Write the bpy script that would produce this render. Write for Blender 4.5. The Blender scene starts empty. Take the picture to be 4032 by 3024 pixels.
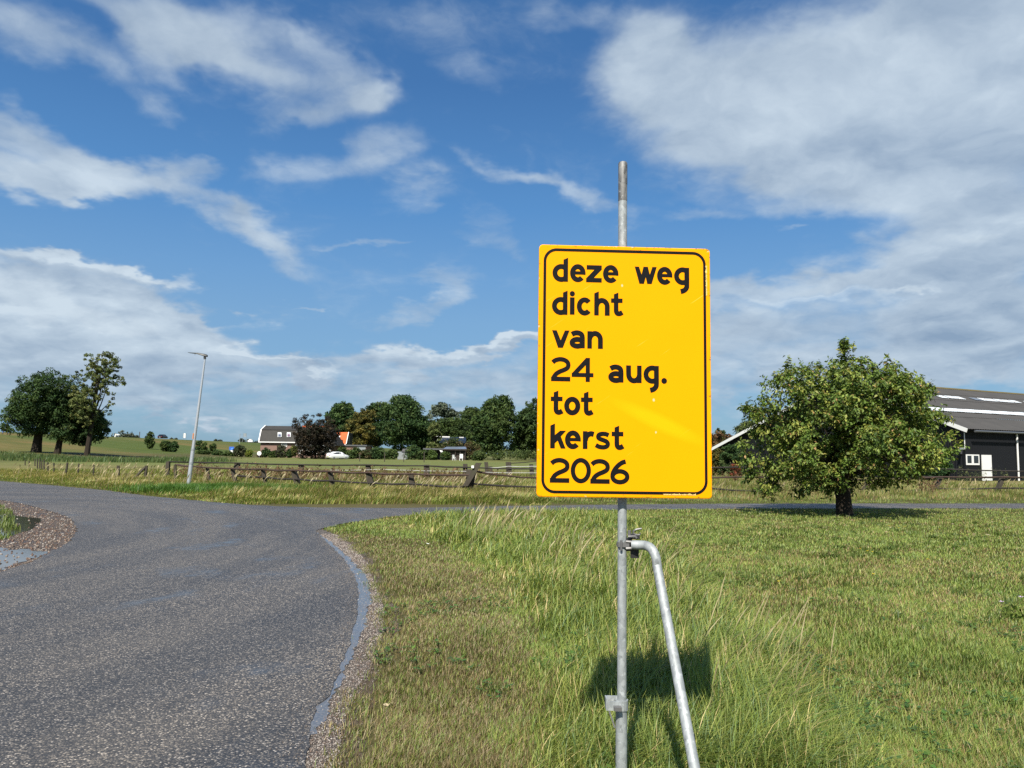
import bpy, bmesh, math, random
import numpy as np
from mathutils import Vector, Matrix
from mathutils.geometry import tessellate_polygon
rng = np.random.default_rng(7)
random.seed(7)
sc = bpy.context.scene
C = bpy.context.scene.collection
PI = math.pi

# ------------------------------------------------------------------ camera
FPX = 3030.0
PITCH, ROLL, EYE = math.radians(5.15), math.radians(0.8), 1.6
r0 = np.array([1, 0, 0.]); u0 = np.array([0, -math.sin(PITCH), math.cos(PITCH)]); FW = np.array([0, math.cos(PITCH), math.sin(PITCH)])
RT = math.cos(ROLL)*r0 + math.sin(ROLL)*u0
UP = -math.sin(ROLL)*r0 + math.cos(ROLL)*u0
cam = bpy.data.cameras.new('camera'); co = bpy.data.objects.new('camera', cam); C.objects.link(co)
cam.sensor_width = 36; cam.lens = 36*FPX/4032; cam.clip_end = 5000; cam.clip_start = 0.05
co.matrix_world = Matrix(((RT[0], UP[0], -FW[0], 0), (RT[1], UP[1], -FW[1], 0), (RT[2], UP[2], -FW[2], EYE), (0, 0, 0, 1)))
sc.camera = co

SUN_EL, SUN_AZ = math.radians(47), math.radians(194)
sl = bpy.data.lights.new('sun', 'SUN'); sl.energy = 5.0; sl.angle = math.radians(0.53); sl.color = (1, 0.94, 0.84)
so = bpy.data.objects.new('sun', sl); C.objects.link(so)
sund = Vector((math.sin(SUN_AZ)*math.cos(SUN_EL), math.cos(SUN_AZ)*math.cos(SUN_EL), math.sin(SUN_EL)))
so.rotation_euler = (-sund).to_track_quat('-Z', 'Y').to_euler()
vs = sc.view_settings
sc.display_settings.display_device = 'sRGB'
vs.view_transform = 'Standard'; vs.look = 'None'; vs.exposure = 0.55; vs.gamma = 1.0; vs.use_curve_mapping = False
sc.cycles.max_bounces = 6; sc.cycles.diffuse_bounces = 3; sc.cycles.glossy_bounces = 3; sc.cycles.transmission_bounces = 4
sc.cycles.transparent_max_bounces = 8; sc.cycles.caustics_reflective = False; sc.cycles.caustics_refractive = False
sc.cycles.use_denoising = False

def pdir(px, py):
    return RT*(px-2016)/FPX + UP*(1512-py)/FPX + FW
def gp(px, py, z=0.0):
    d = pdir(px, py); t = (z-EYE)/d[2]; return d[0]*t, d[1]*t
def at(px, py, Y):
    d = pdir(px, py); t = Y/d[1]; return Vector((d[0]*t, Y, EYE+d[2]*t))
def azel(px, py):
    d = pdir(px, py); d = d/np.linalg.norm(d); return math.atan2(d[0], d[1]), math.asin(d[2])

# ------------------------------------------------------------------ node helper
class NT:
    def __init__(s, tree): s.t = tree; s.n = tree.nodes; s.l = tree.links
    def node(s, typ, ins=None, **kw):
        n = s.n.new(typ)
        for k, v in kw.items(): setattr(n, k, v)
        if ins:
            for k, v in ins.items(): s.put(n.inputs[k], v)
        return n
    def put(s, sock, v):
        if isinstance(v, bpy.types.NodeSocket): s.l.new(v, sock)
        elif isinstance(v, bpy.types.Node): s.l.new(v.outputs[0], sock)
        else:
            if sock.type == 'RGBA' and hasattr(v, '__len__') and len(v) == 3: v = (*v, 1)
            sock.default_value = v
    def m(s, op, a, b=0.0, c=0.0, clamp=False):
        n = s.n.new('ShaderNodeMath'); n.operation = op; n.use_clamp = clamp
        s.put(n.inputs[0], a); s.put(n.inputs[1], b)
        if op in ('MULTIPLY_ADD', 'WRAP', 'COMPARE'): s.put(n.inputs[2], c)
        return n.outputs[0]
    def v(s, op, a, b=None, sc_=None):
        n = s.n.new('ShaderNodeVectorMath'); n.operation = op; s.put(n.inputs[0], a)
        if b is not None: s.put(n.inputs[1], b)
        if sc_ is not None: s.put(n.inputs['Scale'], sc_)
        return n.outputs['Value'] if op in ('LENGTH', 'DOT_PRODUCT') else n.outputs[0]
    def ramp(s, f, stops, interp='LINEAR'):
        n = s.n.new('ShaderNodeValToRGB'); r = n.color_ramp; r.interpolation = interp
        while len(r.elements) < len(stops): r.elements.new(0.5)
        for e, (p, c) in zip(r.elements, stops):
            e.position = p; e.color = (*c, 1) if hasattr(c, '__len__') else (c, c, c, 1)
        s.put(n.inputs[0], f); return n.outputs[0]
    def mr(s, v, a, b, c=0.0, d=1.0, smooth=False):
        n = s.n.new('ShaderNodeMapRange'); n.interpolation_type = 'SMOOTHSTEP' if smooth else 'LINEAR'; n.clamp = True
        for i, x in enumerate((v, a, b, c, d)): s.put(n.inputs[i], x)
        return n.outputs[0]
    def mix(s, f, a, b, mode='MIX'):
        n = s.n.new('ShaderNodeMix'); n.data_type = 'RGBA'; n.blend_type = mode
        s.put(n.inputs[0], f); s.put(n.inputs[6], a); s.put(n.inputs[7], b); return n.outputs[2]
    def noise(s, vec, scale, detail=4, rough=0.55, dist=0.0, out=0):
        n = s.node('ShaderNodeTexNoise', {'Vector': vec, 'Scale': scale, 'Detail': detail, 'Roughness': rough, 'Distortion': dist}); return n.outputs[out]
    def vor(s, vec, scale, feat='F1', out='Distance', rnd=1.0):
        n = s.node('ShaderNodeTexVoronoi', feature=feat); s.put(n.inputs['Vector'], vec); s.put(n.inputs['Scale'], scale); s.put(n.inputs['Randomness'], rnd); return n.outputs[out]

# ------------------------------------------------------------------ world: sky and clouds
w = bpy.data.worlds.new('World'); sc.world = w; w.use_nodes = True
T = NT(w.node_tree); T.n.clear()
sky = T.node('ShaderNodeTexSky', sky_type='NISHITA', sun_disc=False, sun_elevation=SUN_EL, sun_rotation=SUN_AZ, altitude=0, air_density=1.0, dust_density=0.6, ozone_density=3.0)
geo = T.node('ShaderNodeTexCoord'); D = geo.outputs['Generated']
D = T.v('NORMALIZE', D)
sx = T.node('ShaderNodeSeparateXYZ', {0: D}); X, Y, Z = sx.outputs
az = T.m('ARCTAN2', X, Y); el = T.m('ARCSINE', Z)
ae = T.node('ShaderNodeCombineXYZ', {0: az, 1: el}).outputs[0]
den = T.m('MAXIMUM', T.m('ADD', Z, 0.30), 0.08)
cp = T.node('ShaderNodeCombineXYZ', {0: T.m('DIVIDE', X, den), 1: T.m('DIVIDE', Y, den), 2: 0.3}).outputs[0]
wn = T.node('ShaderNodeTexNoise', {'Vector': cp, 'Scale': 3.6, 'Detail': 5, 'Roughness': 0.55}).outputs['Color']
wv = T.v('SCALE', T.v('SUBTRACT', wn, (0.5, 0.5, 0.5)), sc_=0.20)
ael = T.v('ADD', ae, T.v('MULTIPLY', wv, (1, 0.75, 0)))
cpw = T.v('ADD', cp, T.v('SCALE', wv, sc_=1.1))
BL = [  # (px, py, rx, ry, rot deg, amount) of the cloud masses
 (60,90,520,120,-5,.95),(640,60,460,110,-12,.95),(560,150,230,70,-38,.5),(1050,50,260,100,0,.8),(1000,250,420,130,-15,.75),(1340,260,220,100,-25,.9),(1230,440,200,75,10,.65),
 (1500,350,110,60,10,.8),(545,400,120,65,0,.65),(60,470,260,110,-12,1.0),(330,560,180,70,-20,.6),(100,640,330,60,-10,1.1),(430,690,300,80,0,1.25),(760,660,110,45,0,.9),(180,720,330,40,-5,.8),
 (900,810,330,50,-16,.75),(1130,950,180,75,-38,.8),(1500,620,190,90,20,.85),(1180,690,200,50,0,.5),(1610,770,130,50,20,.6),(1850,220,260,90,-25,.42),(1700,60,300,60,0,.3),
 (1950,700,200,36,-18,.65),(2250,790,260,44,-14,.75),(1480,930,170,20,2,.6),(1950,960,260,40,-12,.5),(1900,860,180,50,-25,.4),
 (250,1010,330,34,-4,1.2),(200,1200,600,190,-8,1.7),(660,1270,270,130,-12,1.4),(640,1060,140,30,8,.7),(200,1400,700,150,0,1.0),(450,1240,420,150,-6,.5),(880,1230,130,22,-4,.7),
 (1650,1195,230,55,20,.85),(1170,1230,75,9,0,.6),(1000,1390,180,36,-6,1.0),(1060,1440,220,36,-8,.85),(1780,1400,420,40,6,1.05),(2050,1360,220,44,10,1.1),
 (1500,1500,1500,110,0,.85),(900,1660,1300,70,0,.45),(2300,1600,900,90,0,.5),(850,1640,75,28,0,.95),(720,1645,38,15,0,.8),(530,1600,70,30,0,.5),(300,1560,700,50,0,.35),
 (2800,300,560,230,-8,1.2),(2560,260,230,140,0,1.0),(2300,70,260,50,-10,.45),(3500,270,850,330,0,1.35),(3080,620,600,170,-14,1.25),(3850,560,500,380,0,1.4),(3700,60,700,150,0,1.2),(3550,800,500,80,-6,.6),
 (2740,850,110,34,0,.65),(3060,905,85,20,0,.65),(2450,790,150,30,-14,.5),(2900,800,300,50,-10,.45),
 (3650,1010,480,90,8,.95),(3250,1120,640,50,2,.9),(3350,1330,950,170,0,1.05),(3850,1180,420,280,0,1.15),(2600,1330,420,120,0,.8),(3500,1480,800,60,0,.8),(2700,1180,300,50,0,.55)]
BR = [(250,1000,300,26,-4,1.),(130,1180,400,90,-12,.8),(640,1060,150,24,8,.7),(560,1230,260,80,-16,.6),(900,1250,90,40,10,.4),(930,1370,130,20,-4,.9),(1150,1420,200,12,-8,.7),(1850,1370,330,24,8,.9),(2060,1350,180,24,10,.8),
 (430,680,260,60,0,.45),(850,1630,60,18,0,.5),(3250,1190,260,22,2,.75),(3550,1160,90,14,0,.6),(3800,950,260,50,8,.6),(3350,400,500,120,8,.3),(2500,250,180,110,0,.25),(1200,60,110,60,0,.3),(2950,1200,140,20,0,.4)]
GR = [(400,1110,420,40,-4,.9),(200,1520,900,120,0,.8),(3900,1200,420,180,0,.8),(3300,1300,700,90,0,.5),(1700,1500,900,60,0,.6),(3150,620,500,60,-10,.35),(3900,800,300,80,20,.5),(4000,1350,500,80,0,.6)]
def blobs(lst, vec):
    tot = None
    for (px, py, rx, ry, rot, amt) in lst:
        a, e = azel(px, py); a2, e2 = azel(px+rx, py); _, e3 = azel(px, py-ry)
        vv_ = vec
        if tot is not None:   # chained so that the shader compiler can evaluate the masses one after another
            vn = T.n.new('ShaderNodeVectorMath'); vn.operation = 'MULTIPLY_ADD'; T.put(vn.inputs[0], tot); vn.inputs[1].default_value = (1e-6, 1e-6, 0); T.put(vn.inputs[2], vec); vv_ = vn.outputs[0]
        mp = T.node('ShaderNodeMapping', {'Vector': vv_, 'Location': (a, e, 0), 'Rotation': (0, 0, math.radians(rot)), 'Scale': (abs(a2-a)*1.55, abs(e3-e)*1.65, 1)}, vector_type='TEXTURE')
        ln = T.v('LENGTH', mp.outputs[0])
        f = T.mr(ln, 1.0, 0.1, 0.0, amt, True)
        tot = f if tot is None else T.m('ADD', tot, f)
    return tot
M = T.m('MINIMUM', blobs(BL, ael), 1.35)
B = blobs(BR, ael)
G = blobs(GR, ae)
n1 = T.noise(cpw, 3.4, 9, 0.55); n1b = T.noise(T.v('ADD', cpw, (0.02, 0.07, 0.0)), 3.4, 9, 0.55)
n2 = T.noise(cpw, 8.5, 7, 0.58)
nn = T.m('ADD', T.m('MULTIPLY', n1, 0.50), T.m('MULTIPLY', n2, 0.50))
front = T.mr(T.v('DOT_PRODUCT', D, tuple(FW)), 0.55, 0.74, 0, 1, True)
gen = T.mr(T.noise(cp, 0.9, 3, 0.5), 0.36, 0.64, 0.0, 1.1, True)
Mx = T.m('ADD', T.m('MULTIPLY', M, front), T.m('MULTIPLY', gen, T.m('SUBTRACT', 1.0, front)))
dn = T.m('ADD', Mx, T.m('MULTIPLY', T.m('SUBTRACT', nn, 0.5), T.mr(M, 0.3, 1.4, 2.6, 1.5)))
cover = T.mr(dn, 0.02, 1.2, 0, 1, True)
relief = T.m('MULTIPLY', T.m('SUBTRACT', n1, n1b), 3.0)
bb = T.m('ADD', T.m('ADD', T.m('MULTIPLY', B, 0.85), relief), T.m('MULTIPLY', T.m('SUBTRACT', nn, 0.5), 1.5))
bright = T.mr(T.m('SUBTRACT', T.m('ADD', bb, 0.20), T.m('MULTIPLY', G, 0.34)), -0.75, 1.0)
# clear sky colour from the Nishita sky, pulled to the deeper blue of the day
skyn = T.mix(1.0, sky.outputs[0], (0.62, 0.92, 1.10), 'MULTIPLY')
grad = T.ramp(T.m('DIVIDE', el, 0.62), [(0.0, (.182, .295, .428)), (0.10, (.178, .300, .445)), (0.27, (.160, .295, .475)), (0.36, (.130, .275, .490)), (0.50, (.078, .220, .465)), (0.74, (.044, .140, .345)), (1.0, (.036, .118, .300))])
grad = T.mix(1.0, grad, (10, 10, 10), 'MULTIPLY')
skyc = T.mix(0.25, grad, skyn)
cl = T.mix(bright, (2.1, 2.9, 4.0), (5.1, 5.95, 6.7))
thick = T.m('MULTIPLY', cover, T.m('MAXIMUM', T.mr(B, 0, .6, .68, .95), T.mr(M, .8, 1.4, .68, .92)))
full = T.mix(thick, skyc, cl)
below = T.mr(el, -0.03, 0.0, 1.0, 0.0)
full = T.mix(below, full, (0.5, 0.6, 0.35))
bg = T.node('ShaderNodeBackground', {'Color': full, 'Strength': 0.085})
T.node('ShaderNodeOutputWorld', {'Surface': bg.outputs[0]})
w.cycles.sampling_method = 'MANUAL'; w.cycles.sample_map_resolution = 512

# ------------------------------------------------------------------ materials
def mat(name, fn):
    m = bpy.data.materials.new(name); m.use_nodes = True; t = NT(m.node_tree); t.n.clear()
    o = t.node('ShaderNodeOutputMaterial'); s = fn(t); t.l.new(s.outputs[0] if isinstance(s, bpy.types.Node) else s, o.inputs[0]); return m
def pb(t, col, rough=0.6, metal=0.0, spec=0.5, normal=None, **kw):
    n = t.node('ShaderNodeBsdfPrincipled')
    t.put(n.inputs['Base Color'], col); t.put(n.inputs['Roughness'], rough); t.put(n.inputs['Metallic'], metal); t.put(n.inputs['Specular IOR Level'], spec)
    if normal is not None: t.put(n.inputs['Normal'], normal)
    for k, v in kw.items(): t.put(n.inputs[k], v)
    return n
def P(t): return t.node('ShaderNodeNewGeometry').outputs['Position']
def O(t): return t.node('ShaderNodeTexCoord').outputs['Object']
def bump(t, h, strength=0.4, dist=0.02):
    return t.node('ShaderNodeBump', {'Height': h, 'Strength': strength, 'Distance': dist}).outputs[0]
def plain(name, col, rough=0.6, metal=0.0, var=0.25, scale=8.0, spec=0.5, bumpd=0.0):
    def f(t):
        n = t.noise(O(t), scale, 5); c = t.mix(t.m('MULTIPLY', n, var*2), col, tuple(x*0.45 for x in col))
        return pb(t, c, t.mr(n, 0.3, 0.7, rough*0.85, min(1, rough*1.15)), metal, spec, bump(t, n, 0.4, bumpd) if bumpd else None)
    return mat(name, f)

def leafmat(name, trans=0.3, rough=0.5, spec=0.35):
    def f(t):
        c = t.node('ShaderNodeAttribute', attribute_name='col').outputs['Color']
        a = pb(t, c, rough, 0, spec)
        tr = t.node('ShaderNodeBsdfTranslucent', {'Color': t.mix(1.0, c, (1.25, 1.3, 0.7), 'MULTIPLY')})
        return t.node('ShaderNodeMixShader', {0: trans, 1: a, 2: tr})
    return mat(name, f)
M_GRASS = leafmat('grass_blade', 0.32, 0.48, 0.4)
M_LEAF = leafmat('leaf', 0.25, 0.5, 0.28)
M_FARLEAF = leafmat('far_leaf', 0.18, 0.7, 0.2)

def f_ground(t):
    p = P(t); c = t.node('ShaderNodeAttribute', attribute_name='col').outputs['Color']
    a = t.noise(p, 0.35, 5, 0.6); b = t.noise(p, 3.0, 6, 0.65); d = t.noise(p, 45.0, 4, 0.7)
    st = t.noise(t.v('MULTIPLY', p, (0.15, 1.0, 1.0)), 0.55, 4, 0.6)
    k = t.m('ADD', t.m('ADD', t.m('MULTIPLY', a, 0.5), t.m('MULTIPLY', b, 0.4)), t.m('ADD', t.m('MULTIPLY', d, 0.5), t.m('MULTIPLY', st, 0.5)))
    c1 = t.mix(t.mr(k, 0.65, 1.3), t.mix(1, c, (0.62, 0.70, 0.55), 'MULTIPLY'), t.mix(1, c, (1.5, 1.32, 1.3), 'MULTIPLY'))
    return pb(t, c1, 0.9, 0, 0.15, bump(t, t.m('ADD', b, d), 0.5, 0.03))
M_GROUND = mat('grass_ground', f_ground)

def f_road(t):
    p = P(t)
    cell = t.vor(p, 90.0, 'F1', 'Color'); cs = t.node('ShaderNodeSeparateColor', {0: cell})
    dist = t.vor(p, 90.0, 'F1', 'Distance')
    rel_ = t.v('SUBTRACT', p, (-16.0, 12.0, 0.0)); rs = t.node('ShaderNodeSeparateXYZ', {0: rel_}); rad_ = t.v('LENGTH', t.v('MULTIPLY', rel_, (1, 1, 0))); ang = t.m('ARCTAN2', rs.outputs[1], rs.outputs[0])
    polv = t.node('ShaderNodeCombineXYZ', {0: rad_, 1: t.m('MULTIPLY', ang, 1.4), 2: 0.0}).outputs[0]
    track = t.noise(polv, 1.15, 4, 0.55); trk = t.mr(track, 0.36, 0.64, 0.0, 1.0, True)
    big = t.noise(p, 0.55, 5, 0.6); mid = t.noise(p, 4.0, 5, 0.65)
    chip = t.ramp(cs.outputs[0], [(0.0, (.030, .029, .029)), (0.32, (.055, .052, .050)), (0.58, (.110, .100, .090)), (0.78, (.20, .175, .145)), (0.91, (.34, .295, .24)), (1.0, (.58, .52, .45))])
    edge = t.mr(dist, 0.35, 0.62, 0.0, 0.75)
    c = t.mix(edge, chip, (.022, .023, .026))
    dirt = t.mr(t.m('ADD', big, t.m('MULTIPLY', mid, 0.4)), 0.6, 0.95, 0.0, 0.45)
    c = t.mix(t.m('MULTIPLY', dirt, .8), c, (.125, .112, .095)); c = t.mix(1.0, c, t.mix(trk, (.84, .85, .87), (1.20, 1.17, 1.12)), 'MULTIPLY')
    pv = t.v('MULTIPLY', p, (1.0, 0.7, 1.0))
    wet = t.m('MULTIPLY', t.mr(t.m('ADD', t.m('MULTIPLY', t.noise(pv, 0.9, 4, 0.55), 0.6), t.m('MULTIPLY', t.noise(polv, 1.7, 5, 0.6), 0.4)), 0.535, 0.63, 0, 1, True), t.mr(mid, 0.38, 0.6, 0.25, 1))
    c = t.mix(t.m('MULTIPLY', wet, 0.35), c, (.04, .042, .046))
    r = t.mr(wet, 0, 1, 0.52, 0.25)
    bs = t.mr(wet, 0, 1, 0.8, 0.18)
    h = t.m('SUBTRACT', t.m('MULTIPLY', cs.outputs[1], 0.6), dist)
    return pb(t, c, r, 0, 0.5, t.node('ShaderNodeBump', {'Height': h, 'Strength': bs, 'Distance': 0.006}).outputs[0])
M_ROAD = mat('asphalt', f_road)

def f_gravel(red):
    def f(t):
        p = P(t); cell = t.vor(p, 70.0, 'F1', 'Color'); cs = t.node('ShaderNodeSeparateColor', {0: cell}); dist = t.vor(p, 70.0)
        cols = [(0, (.07, .06, .05)), (0.5, (.15, .125, .105)), (0.8, (.24, .20, .17)), (1, (.4, .36, .32))]
        if red: cols = [(0, (.06, .042, .032)), (0.5, (.12, .085, .065)), (0.8, (.2, .155, .125)), (1, (.34, .29, .25))]
        c = t.mix(t.mr(dist, 0.35, 0.65, 0, 0.8), t.ramp(cs.outputs[0], cols), (.04, .033, .027))
        wetn = t.noise(p, 1.2, 4)
        c = t.mix(t.mr(wetn, 0.5, 0.65, 0, 0.4), c, (.05, .042, .036))
        return pb(t, c, t.mr(wetn, 0.5, 0.65, 0.8, 0.4), 0, 0.4, bump(t, t.m('SUBTRACT', cs.outputs[1], dist), 0.9, 0.012))
    return f
M_GRAVEL = mat('gravel', f_gravel(False)); M_REDGRAVEL = mat('brick_rubble', f_gravel(True))
def f_water(t):
    p = P(t); n = t.noise(p, 14, 3); n2 = t.noise(p, 2.5, 5)
    stone = t.mr(t.vor(p, 60.0), 0.0, 0.25, 1, 0)
    c = t.mix(t.m('MULTIPLY', stone, 0.5), t.mix(n2, (.035, .034, .03), (.075, .068, .058)), (.2, .17, .14))
    return pb(t, c, 0.05, 0, 0.9, bump(t, n, 0.05, 0.01), IOR=1.36)
M_WATER = mat('puddle_water', f_water)
def f_wetedge(t):
    p = P(t); n2 = t.noise(p, 3, 5); cell = t.vor(p, 110.0, 'F1', 'Color'); cs = t.node('ShaderNodeSeparateColor', {0: cell})
    c = t.mix(t.m('MULTIPLY', t.mr(cs.outputs[0], .5, 1), n2), (.10, .105, .115), (.26, .245, .225))
    return pb(t, c, t.mr(n2, 0.3, 0.7, 0.14, 0.32), 0, 0.55, bump(t, cs.outputs[1], 0.12, 0.003), IOR=1.5)
M_WETEDGE = mat('kerb_puddle_water', f_wetedge)

def f_galv(dark):
    def f(t):
        o = O(t); n = t.noise(t.v('MULTIPLY', o, (1, 1, 0.5)), 28, 6, 0.65); s = t.vor(t.v('MULTIPLY', o, (1, 1, 0.6)), 60, 'F1', 'Color'); ss = t.node('ShaderNodeSeparateColor', {0: s}).outputs[0]
        k = t.m('ADD', t.m('MULTIPLY', n, 0.7), t.m('MULTIPLY', ss, 0.35))
        a, b = ((.24, .26, .265), (.42, .45, .45)) if not dark else ((.06, .06, .058), (.27, .27, .26))
        c = t.mix(t.mr(k, 0.25, 0.8), a, b)
        sp = t.mr(t.noise(o, 90, 2), 0.66, 0.72)
        c = t.mix(t.m('MULTIPLY', sp, 0.5), c, (.10, .10, .10))
        wsp = t.mr(t.noise(t.v('ADD', o, (3, 1, 7)), 40, 3), 0.63, 0.72)
        c = t.mix(t.m('MULTIPLY', wsp, 0.45), c, (.68, .72, .72))
        return pb(t, c, t.mr(n, 0.3, 0.7, 0.5, 0.68), 0.3, 0.4, bump(t, n, 0.15, 0.002))
    return f
M_GALV = mat('galvanised_steel', f_galv(False)); M_GALVD = mat('weathered_steel', f_galv(True))
M_CLAMP = plain('cast_steel', (.24, .235, .23), 0.5, 0.5, 0.4, 60)
M_DARKCLAMP = plain('dark_steel', (.045, .043, .04), 0.5, 0.4, 0.3, 60)
M_LAMPPOLE = plain('aluminium_pole', (.62, .64, .66), 0.38, 0.6, 0.1, 3)
M_LAMPHEAD = plain('dark_grey_paint', (.05, .055, .05), 0.5, 0, 0.2, 5)

def f_sign(t):
    o = O(t); s = t.node('ShaderNodeSeparateXYZ', {0: o})
    ax = t.m('ABSOLUTE', s.outputs[0]); az_ = t.m('ABSOLUTE', s.outputs[2])
    ed = t.m('MINIMUM', t.m('SUBTRACT', 0.4092, ax), t.m('SUBTRACT', 0.5925, az_))
    big = t.noise(o, 2.2, 3); c = t.mix(big, (.95, .352, .0004), (1.0, .398, .0006))
    fine = t.noise(o, 260, 2); c = t.mix(t.m('MULTIPLY', fine, 0.12), c, (.7, .33, .003))
    # scratches and chips, then a diagonal sheen painted into the yellow
    scr = t.noise(t.v('MULTIPLY', t.node('ShaderNodeMapping', {'Vector': o, 'Rotation': (0, 0.6, 0)}).outputs[0], (3, 1, 140)), 1.0, 3)
    c = t.mix(t.m('MULTIPLY', t.mr(scr, 0.70, 0.74), 0.35), c, (1, .72, .12))
    chip = t.mr(t.m('ADD', t.noise(o, 55, 4, 0.7), t.mr(ed, 0.0, 0.035, 0.24, 0.0)), 0.80, 0.84)
    c = t.mix(t.m('MULTIPLY', chip, 0.85), c, (.22, .10, .02))
    chipw = t.mr(t.m('ADD', t.noise(t.v('ADD', o, (5, 5, 5)), 42, 4, 0.7), t.mr(ed, 0.0, 0.02, 0.19, 0.0)), 0.80, 0.83)
    c = t.mix(chipw, c, (.75, .6, .35))
    mpc = t.node('ShaderNodeMapping', {'Vector': o, 'Location': (0.16, 0, -0.24), 'Rotation': (0, math.radians(24), 0), 'Scale': (0.27, 1, 0.045)}, vector_type='TEXTURE').outputs[0]
    c = t.mix(t.m('MULTIPLY', t.mr(t.v('LENGTH', mpc), 1.0, 0.4), 0.5), c, (1.0, .50, .004))  # slanted pale ellipse: sheen put into the film colour
    for (lx, lz, r) in ((0.136, -0.137, .008), (0.146, -0.288, .006), (-0.014, 0.404, .007)):
        d = t.v('LENGTH', t.v('MULTIPLY', t.v('SUBTRACT', o, (lx, 0, lz)), (1, 0, 0.7)))
        c = t.mix(t.mr(t.m('ADD', d, t.m('MULTIPLY', fine, 0.003)), r, r*0.6, 0, .8), c, (.75, .6, .4))
    return pb(t, c, 0.55, 0, 0.06)
M_SIGN = mat('yellow_sign_film', f_sign)
def f_black(t):
    o = O(t); n = t.noise(o, 120, 3); ch = t.mr(t.noise(o, 75, 4, 0.75), 0.735, 0.75)
    c = t.mix(n, (.004, .004, .0045), (.009, .009, .010)); c = t.mix(ch, c, (.75, .55, .25))
    return pb(t, c, 0.6, 0, 0.12)
M_BLACK = mat('black_film', f_black)
M_TEXTY = plain('yellow_print', (1.0, .66, .20), 0.5, 0, 0.1)

def f_bark(t):
    o = O(t); n = t.noise(t.v('MULTIPLY', o, (1, 1, 0.25)), 14, 7, 0.7)
    return pb(t, t.mix(n, (.010, .008, .006), (.055, .043, .032)), 0.9, 0, 0.2, bump(t, n, 0.8, 0.03))
M_BARK = mat('bark', f_bark)
def f_wood(t):
    o = O(t); p = P(t); n = t.noise(t.v('MULTIPLY', p, (3, 3, 0.7)), 9, 6, 0.7); g = t.noise(p, 3.0, 3)
    c = t.mix(n, (.016, .013, .010), (.105, .09, .07)); c = t.mix(t.mr(g, 0.55, 0.7, 0, 0.5), c, (.06, .065, .035))
    return pb(t, c, 0.9, 0, 0.2, bump(t, n, 0.7, 0.01))
M_WOOD = mat('weathered_wood', f_wood)
M_RAIL = plain('old_rail_wood', (.07, .042, .03), 0.85, 0, 0.5, 3)
M_DARKRAIL = plain('dark_rail', (.03, .024, .02), 0.85, 0, 0.4, 3)
M_TAPE = plain('white_fence_tape', (.62, .62, .58), 0.6)
M_WHITE = plain('white_paint', (.78, .78, .76), 0.5, 0, 0.08, 2)
M_TRANS = plain('translucent_roof_sheet', (.62, .66, .68), 0.35, 0, 0.08, 1.5)
M_TRANSD = plain('soiled_translucent_sheet', (.18, .21, .25), 0.35, 0, 0.3, 1.5)
M_GLASS = plain('window_glass', (.02, .025, .03), 0.08, 0, 0.2, 2, 0.8)
M_CLAD = plain('black_cladding', (.010, .011, .014), 0.6, 0, 0.35, 1.2, 0.22)
M_GUTTER = plain('grey_gutter', (.13, .14, .15), 0.4, 0.3)
def f_broof(t):
    p = P(t); n = t.noise(p, 0.8, 6, 0.65); s = t.noise(p, 6, 4, 0.7)
    c = t.mix(n, (.045, .044, .042), (.085, .08, .074)); c = t.mix(t.mr(s, 0.62, 0.74, 0, 0.5), c, (.11, .105, .05))
    return pb(t, c, 0.8, 0, 0.3, bump(t, s, 0.3, 0.01))
M_BROOF = mat('fibre_cement_roof', f_broof)
def f_moss(t):
    p = P(t); n = t.noise(p, 3, 5, 0.7); return pb(t, t.mix(n, (.06, .055, .04), (.19, .15, .05)), 0.95, 0, 0.1)
M_MOSS = mat('mossy_ridge', f_moss)
def tiles(name, a, b, gap):
    def f(t):
        o = O(t); s = t.node('ShaderNodeSeparateXYZ', {0: o})
        n = t.noise(o, 1.1, 5, 0.6); n2 = t.noise(o, 9, 3)
        row = t.m('FRACT', t.m('MULTIPLY', s.outputs[2], 3.1)); g = t.mr(row, 0.0, 0.16, 1, 0)
        c = t.mix(t.m('ADD', t.m('MULTIPLY', n, 0.6), t.m('MULTIPLY', n2, 0.4)), a, b); c = t.mix(t.m('MULTIPLY', g, 0.7), c, gap)
        return pb(t, c, 0.75, 0, 0.3)
    return mat(name, f)
M_GREYTILE = tiles('grey_roof_tiles', (.026, .025, .023), (.07, .066, .058), (.012, .012, .012))
M_ORTILE = tiles('orange_roof_tiles', (.48, .085, .025), (.72, .17, .055), (.22, .03, .015))
def f_brick(t):
    o = O(t); b = t.node('ShaderNodeTexBrick', {'Vector': t.node('ShaderNodeMapping', {'Vector': o, 'Rotation': (PI/2, 0, 0)}).outputs[0], 'Color1': (.26, .13, .10, 1), 'Color2': (.19, .10, .08, 1), 'Mortar': (.27, .24, .21, 1), 'Scale': 4.0})
    return pb(t, t.mix(t.noise(o, 0.9, 4), b.outputs[0], (.22, .15, .12)), 0.85, 0, 0.2)
M_BRICK = mat('brown_brick', f_brick)
M_PANEL = plain('solar_panel', (.02, .025, .035), 0.25, 0, 0.2)
M_DARK = plain('dark_boarding', (.022, .022, .024), 0.6)
M_PINK = plain('skylight_pink', (.17, .09, .16), 0.2); M_BLUEG = plain('skylight_blue', (.08, .10, .17), 0.2)
M_BLUE = plain('blue_sign', (.03, .13, .55), 0.5, 0, 0.1); M_LTBLUE = plain('pale_blue_sign', (.12, .32, .75), 0.5, 0, 0.1)
M_RED = plain('red_sign', (.5, .06, .05), 0.5, 0, 0.1); M_GREYM = plain('grey_metal', (.34, .37, .38), 0.5, 0.3)
M_BROWNPOLE = plain('brown_pole', (.07, .05, .04), 0.8); M_ORANGE = plain('orange_sticker', (.75, .25, .03), 0.5)
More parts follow.
